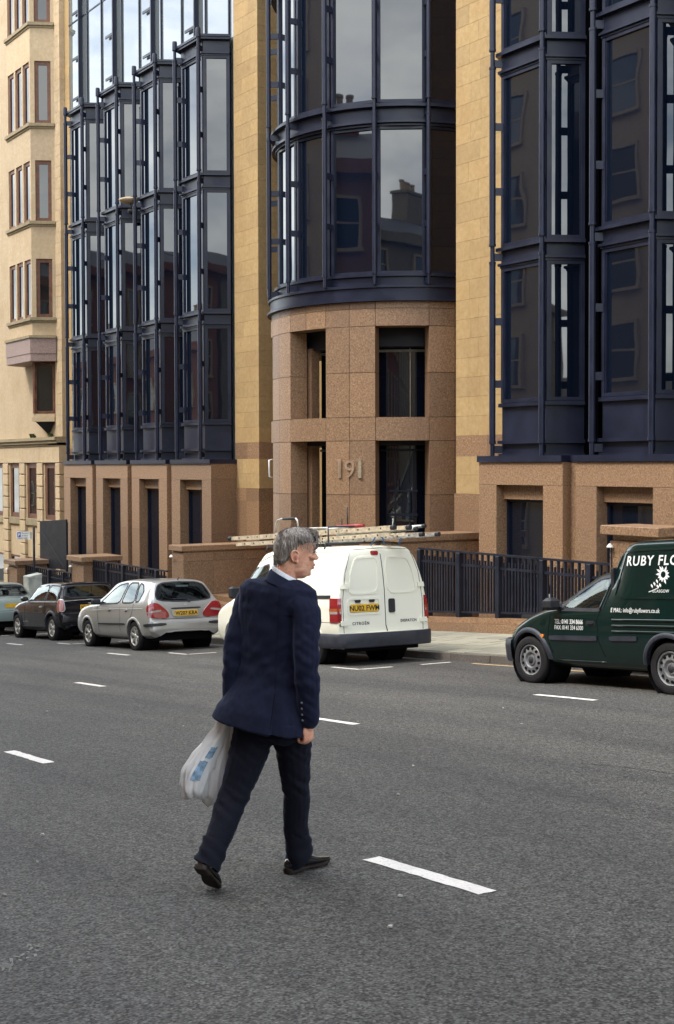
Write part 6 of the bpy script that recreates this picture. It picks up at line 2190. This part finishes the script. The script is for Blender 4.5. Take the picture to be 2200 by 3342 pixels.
# seams: centre back, vent edge, armholes, drawn on the cloth surface
jb = BVHTree.FromObject(jacket, bpy.context.evaluated_depsgraph_get())
def seam(pts, r=.0016):
    P_ = []
    for (x0, z0), (x1, z1) in zip(pts[:-1], pts[1:]):
        for t in range(10):
            h = jb.ray_cast(Vector((x0 + (x1 - x0) * t / 10, -1, z0 + (z1 - z0) * t / 10)), Vector((0, 1, 0)))
            if h[0] is not None: P_.append(h[0] + Vector((0, .0004, 0)))
    if len(P_) > 2: B().tube(P_, r, 6).build('seam', 'dark_void', MAN, True)
seam([(.160, 1.53), (.150, 1.35), (.138, 1.15), (.133, 1.0)])
seam([(.133, 1.0), (.121, .90), (.108, .815)], .0028)
seam([(.232, 1.485), (.226, 1.43), (.214, 1.37), (.206, 1.31)])
seam([(.018, 1.50), (-.012, 1.42), (-.020, 1.34)])
# ---- trousers
tr = Blob()
tr.rings([oval((.115, -.002), .165, .115, .98), oval((.112, -.004), .185, .130, .92), oval((.112, -.006), .190, .138, .84), oval((.115, -.006), .175, .130, .76), oval((.12, -.004), .13, .10, .72)])
tr.limb([R_HIP + Vector((.01, 0, -.03)), Vector((.216, .02, .68)), R_KN + Vector((.002, -.005, .0)), Vector((.226, .115, .26)), Vector((.236, .145, .13))], [.110, .092, .070, .062, .066])
tr.limb([L_HIP + Vector((-.005, -.01, -.03)), Vector((-.005, -.01, .68)), L_KN + Vector((0, -.005, .0)), Vector((-.142, -.168, .30)), Vector((-.178, -.228, .225))], [.112, .102, .079, .068, .060])
def tdisp(p, n):
    w = p.z
    d = .006 * mnoise.noise(Vector((p.x * 12, p.y * 12, w * 3)))
    k = math.exp(-((w - .46) / .10) ** 2) + 1.1 * math.exp(-((w - .70) / .08) ** 2) + 1.2 * math.exp(-((w - .17) / .07) ** 2)
    d += .0095 * k * mnoise.noise(Vector((p.x * 8 + 3, p.y * 8, w * 27 + p.x * 22)))
    d += .002 * mnoise.noise(Vector((p.x * 40, p.y * 40, w * 30)))
    return d
tro = tr.remesh('trousers', 'trouser_navy', .0050, 4, MAN, tdisp)
# hems: short flared sleeves that break over the shoes
def hem(name, c0, c1, r0, r1, tilt):
    c0, c1 = Vector(c0), Vector(c1)
    d = (c1 - c0).normalized()
    a = d.orthogonal().normalized(); b = d.cross(a)
    vv, ff = [], []
    n = 36
    for i in range(9):
        t = i / 8
        c = c0 + (c1 - c0) * t
        r_ = r0 + (r1 - r0) * t
        for k in range(n):
            an = 2 * math.pi * k / n
            p = c + (a * math.cos(an) + b * math.sin(an)) * r_ * (1 + .05 * math.sin(an * 3 + t * 5))
            p.z += tilt[0] * (p - c).dot(Vector((1, 0, 0))) * t + tilt[1] * (p - c).dot(Vector((0, 1, 0))) * t
            p += (p - c).normalized() * (.004 * math.sin(t * 14 + an * 2))
            vv.append(tuple(p))
    for i in range(8):
        for k in range(n):
            j = (k + 1) % n
            ff.append((i * n + k, i * n + j, (i + 1) * n + j, (i + 1) * n + k))
    return mk(name, vv, ff, 'trouser_navy', MAN, True)
hem('trouser_hem', (.230, .13, .22), (.243, .152, .062), .063, .073, (.45, .25))
hem('trouser_hem', (-.162, -.203, .26), (-.203, -.272, .160), .066, .066, (-.15, .2))

# ---- shoes
def shoe(name, heel, toe, up, roll=0.0):
    heel, toe = Vector(heel), Vector(toe)
    d = (toe - heel); Ln = d.length; d.normalize()
    up = (Vector(up) - d * Vector(up).dot(d)).normalized(); sd = d.cross(up)
    def pt(x, y, z): return heel + d * x + sd * y + up * z
    up_rings, so_rings = [], []
    prof = [(0, .022, .030, .060), (.012, .030, .026, .075), (.045, .034, .022, .082), (.09, .034, .020, .085), (.14, .036, .020, .075), (.18, .042, .020, .060), (.22, .045, .020, .048), (.26, .040, .021, .040), (.29, .028, .023, .034), (.308, .012, .026, .030)]
    k_ = Ln / .308
    u = Blob()
    for x, hw, zb, zt in prof:
        ring = []
        for i in range(24):
            t = 2 * math.pi * i / 24
            ct, stt = math.cos(t), math.sin(t)
            ring.append(pt(x * k_, hw * math.copysign(abs(ct) ** .75, ct), zb + (zt - zb) * (stt * .5 + .5) if stt > 0 or True else zb))
        up_rings.append(ring)
    u.rings(up_rings, 24)
    sh = u.build(name, 'shoe_leather', MAN, True); auto_smooth(sh, 60)
    s = Blob()
    for x, hw, zb, zt in [(-.004, .020, 0, .03), (.006, .034, 0, .03), (.07, .037, 0, .026), (.085, .035, .0, .026), (.09, .034, .012, .024), (.14, .036, .008, .022), (.19, .045, .002, .022), (.24, .048, .002, .022), (.28, .038, .006, .024), (.305, .020, .010, .026), (.314, .006, .014, .026)]:
        ring = []
        for i in range(24):
            t = 2 * math.pi * i / 24
            ct, stt = math.cos(t), math.sin(t)
            ring.append(pt(x * k_, hw * math.copysign(abs(ct) ** .5, ct), (zb + zt) / 2 + (zt - zb) / 2 * math.copysign(abs(stt) ** .4, stt)))
        so_rings.append(ring)
    s.rings(so_rings, 24)
    so = s.build('sole', 'shoe_sole', sh, True); auto_smooth(so, 45)
    # vamp seam and creases
    for x in (.175, .19, .205):
        B().tube([pt(x * k_, y_, .052 + .012 * (1 - (y_ / .04) ** 2) - (x - .175) * .35) for y_ in (-.034, -.02, 0, .02, .034)], .0022, 6).build('crease', 'shoe_leather', sh, True)
    return sh
gz = lambda u, v: GU * u + GV * v
shoe('shoe', (.178, .105, gz(.178, .105) + .002), (.392, .335, gz(.39, .335) + .010), (0, 0, 1))
shoe('shoe', (-.234, -.330, .160), (-.170, -.168, gz(-.17, -.168) - .006), (.28, .62, .70))

# ---- carrier bag in his left hand
def bagmat():
    m = bpy.data.materials.new('thin_plastic'); m.use_nodes = True; MATS['thin_plastic'] = m
    t = m.node_tree; b = t.nodes['Principled BSDF']; out = t.nodes['Material Output']
    b.inputs['Base Color'].default_value = (.93, .93, .91, 1); b.inputs['Roughness'].default_value = .3
    tl = add(t, 'ShaderNodeBsdfTranslucent', Color=(.95, .95, .93, 1))
    tp = add(t, 'ShaderNodeBsdfTransparent', Color=(.95, .96, .96, 1))
    m1, m2 = t.nodes.new('ShaderNodeMixShader'), t.nodes.new('ShaderNodeMixShader')
    m1.inputs[0].default_value = .05
    v = coords(t)
    n = noise(t, v, 9.0, 3)
    r = ramp(t, [(.54, (.0,) * 3), (.66, (.12,) * 3)], n)
    t.links.new(r.outputs['Color'], m2.inputs[0])
    t.links.new(b.outputs[0], m1.inputs[1]); t.links.new(tl.outputs[0], m1.inputs[2])
    t.links.new(m1.outputs[0], m2.inputs[1]); t.links.new(tp.outputs[0], m2.inputs[2])
    t.links.new(m2.outputs[0], out.inputs['Surface'])
    bump(t, b, noise(t, coords(t, 'Object', (30, 30, 10)), 1.0, 4), .35, .012)
bagmat()
plain('show_through_blue', (.30, .46, .62), .35, 0, .5, .3, 30.0); plain('packet_blue', (.06, .22, .42), .4); plain('packet_orange', (.62, .20, .06), .4); plain('packet_white', (.6, .6, .62), .4); plain('packet_red', (.45, .05, .05), .4)
BAG = bpy.data.objects.new('carrier_bag', None); COL.objects.link(BAG)
BAG.matrix_world = Matrix.Translation(MAN.location) @ Matrix.Rotation(math.radians(56.215), 4, 'Z')
tag(BAG, 'translucent white plastic carrier bag of shopping hanging from the man\'s hand', 'bag')
def lobe(name, spine, seed, nb=64, thk=1.0):
    vv, ff = [], []
    n = nb
    S_ = np.array(spine)
    ws = np.linspace(0, 1, 46)
    tt = np.linspace(0, 1, len(S_))
    P_ = [pchip(tt, S_[:, k], ws) for k in range(5)]
    for i in range(len(ws)):
        cu, cv, cw, a, b = [q[i] for q in P_]
        for k in range(n):
            t = 2 * math.pi * k / n
            f_ = mnoise.noise(Vector((math.cos(t) * 2.6 + seed, math.sin(t) * 2.6, ws[i] * 1.5)))
            g_ = mnoise.noise(Vector((math.cos(t) * 7 + seed, math.sin(t) * 7, ws[i] * 3)))
            h_ = 1 - abs(mnoise.noise(Vector((math.cos(t) * 4 + seed * 3, math.sin(t) * 4, ws[i] * 5)))) * 2
            s_ = 1 + .30 * f_ + .20 * g_ + .10 * h_
            vv.append((cu + a * s_ * math.cos(t), cv + b * s_ * math.sin(t), cw + .01 * g_ + (.018 * abs(math.cos(t)) ** 3 if i < len(ws) - 4 else -.02 * math.cos(t) ** 2)))
    for i in range(len(ws) - 1):
        for k in range(n):
            j = (k + 1) % n
            ff.append((i * n + k, i * n + j, (i + 1) * n + j, (i + 1) * n + k))
    ff.append(tuple((len(ws) - 1) * n + k for k in range(n)))
    o = mk(name, vv, ff, 'thin_plastic', BAG, True)
    if name == 'pouch' and seed < 2:      # pale blue patches added for the packet seen through the plastic
        for (i0, i1, k0, k1, m_) in ((25, 33, 43, 49, 'show_through_blue'), (20, 24, 46, 51, 'show_through_blue')):
            pv, pf = [], []
            cols = list(range(k0, k1 + 1))
            for i in range(i0, i1 + 1):
                for k in cols:
                    p = Vector(vv[i * n + k]); c_ = Vector((P_[0][i], P_[1][i], p.z))
                    pv.append(tuple(p + (p - c_).normalized() * .003))
            w_ = len(cols)
            for i in range(i1 - i0):
                for k in range(w_ - 1):
                    pf.append((i * w_ + k, i * w_ + k + 1, (i + 1) * w_ + k + 1, (i + 1) * w_ + k))
            mk('print', pv, pf, m_, o, True)
    return o
lobe('pouch', [(-.108, .045, .90, .010, .012), (-.118, .055, .83, .030, .022), (-.142, .075, .77, .040, .032), (-.185, .09, .69, .055, .045), (-.235, .10, .60, .070, .060), (-.272, .10, .52, .078, .065), (-.292, .10, .45, .076, .062), (-.296, .10, .415, .060, .045)], 1.3)
lobe('pouch', [(-.100, .045, .90, .010, .012), (-.100, .060, .83, .028, .022), (-.112, .085, .77, .040, .034), (-.130, .11, .69, .060, .05), (-.155, .12, .60, .078, .065), (-.172, .12, .50, .088, .072), (-.182, .12, .42, .082, .066), (-.188, .12, .372, .045, .040)], 4.7)
def packet(name, label, c, size, rot, mat):
    o = B().cbox(-size[0], size[0], -size[1], size[1], -size[2], size[2], .008).build(name, mat)
    o.matrix_world = BAG.matrix_world @ Matrix.Translation(Vector(c)) @ Matrix.Rotation(rot, 4, 'Y')
    return tag(o, label, 'packet', 'shopping inside the carrier bag')
packet('packet', 'blue packet showing through the white carrier bag', (-.275, .085, .52), (.022, .035, .075), .35, 'packet_blue')
packet('packet', 'small white carton at the bottom of the carrier bag', (-.295, .10, .455), (.035, .035, .03), .1, 'packet_white')
packet('packet', 'orange packet showing through the carrier bag beside his leg', (-.165, .11, .44), (.03, .04, .04), -.3, 'packet_orange')
packet('packet', 'red packet showing through the carrier bag beside his leg', (-.165, .11, .55), (.03, .03, .05), -.1, 'packet_red')
# ================================================================== litter on the road
rl = random.Random(21)
plain('litter_pale', (.40, .38, .34), .8)
SP = [(-7.25, 5.35, .05), (-6.2, 3.5, .05), (-5.0, 3.7, .05), (-4.6, 3.35, .05), (-7.6, 2.9, .05), (-6.9, 2.6, .04), (-9.5, 5.0, .04), (-8.2, 6.2, .04), (-12.0, 6.1, .05), (-14.5, 5.6, .06), (-9.6, 8.6, .05), (-10.8, 9.4, .04), (-6.3, 2.2, .05), (-5.9, 2.0, .04), (-13.5, 9.2, .05)]
for x, y, s_ in SP:
    n = 6; a0 = rl.uniform(0, 6)
    pts = [(x + s_ * rl.uniform(.14, .32) * math.cos(a0 + 6.283 * i / n), y + s_ * rl.uniform(.12, .28) * math.sin(a0 + 6.283 * i / n)) for i in range(n)]
    b = B()
    b.v = [(p, q, zroad(p, q) + .004) for p, q in pts] + [(p, q, zroad(p, q) + .010 + rl.uniform(0, .006)) for p, q in pts]
    b.f = [tuple(range(n - 1, -1, -1)), tuple(range(n, 2 * n))] + [(i, (i + 1) % n, n + (i + 1) % n, n + i) for i in range(n)]
    tag(b.build('litter_scrap', 'litter_pale'), 'tiny pale flattened scrap of litter on the asphalt', 'litter', 'litter scraps on the road')
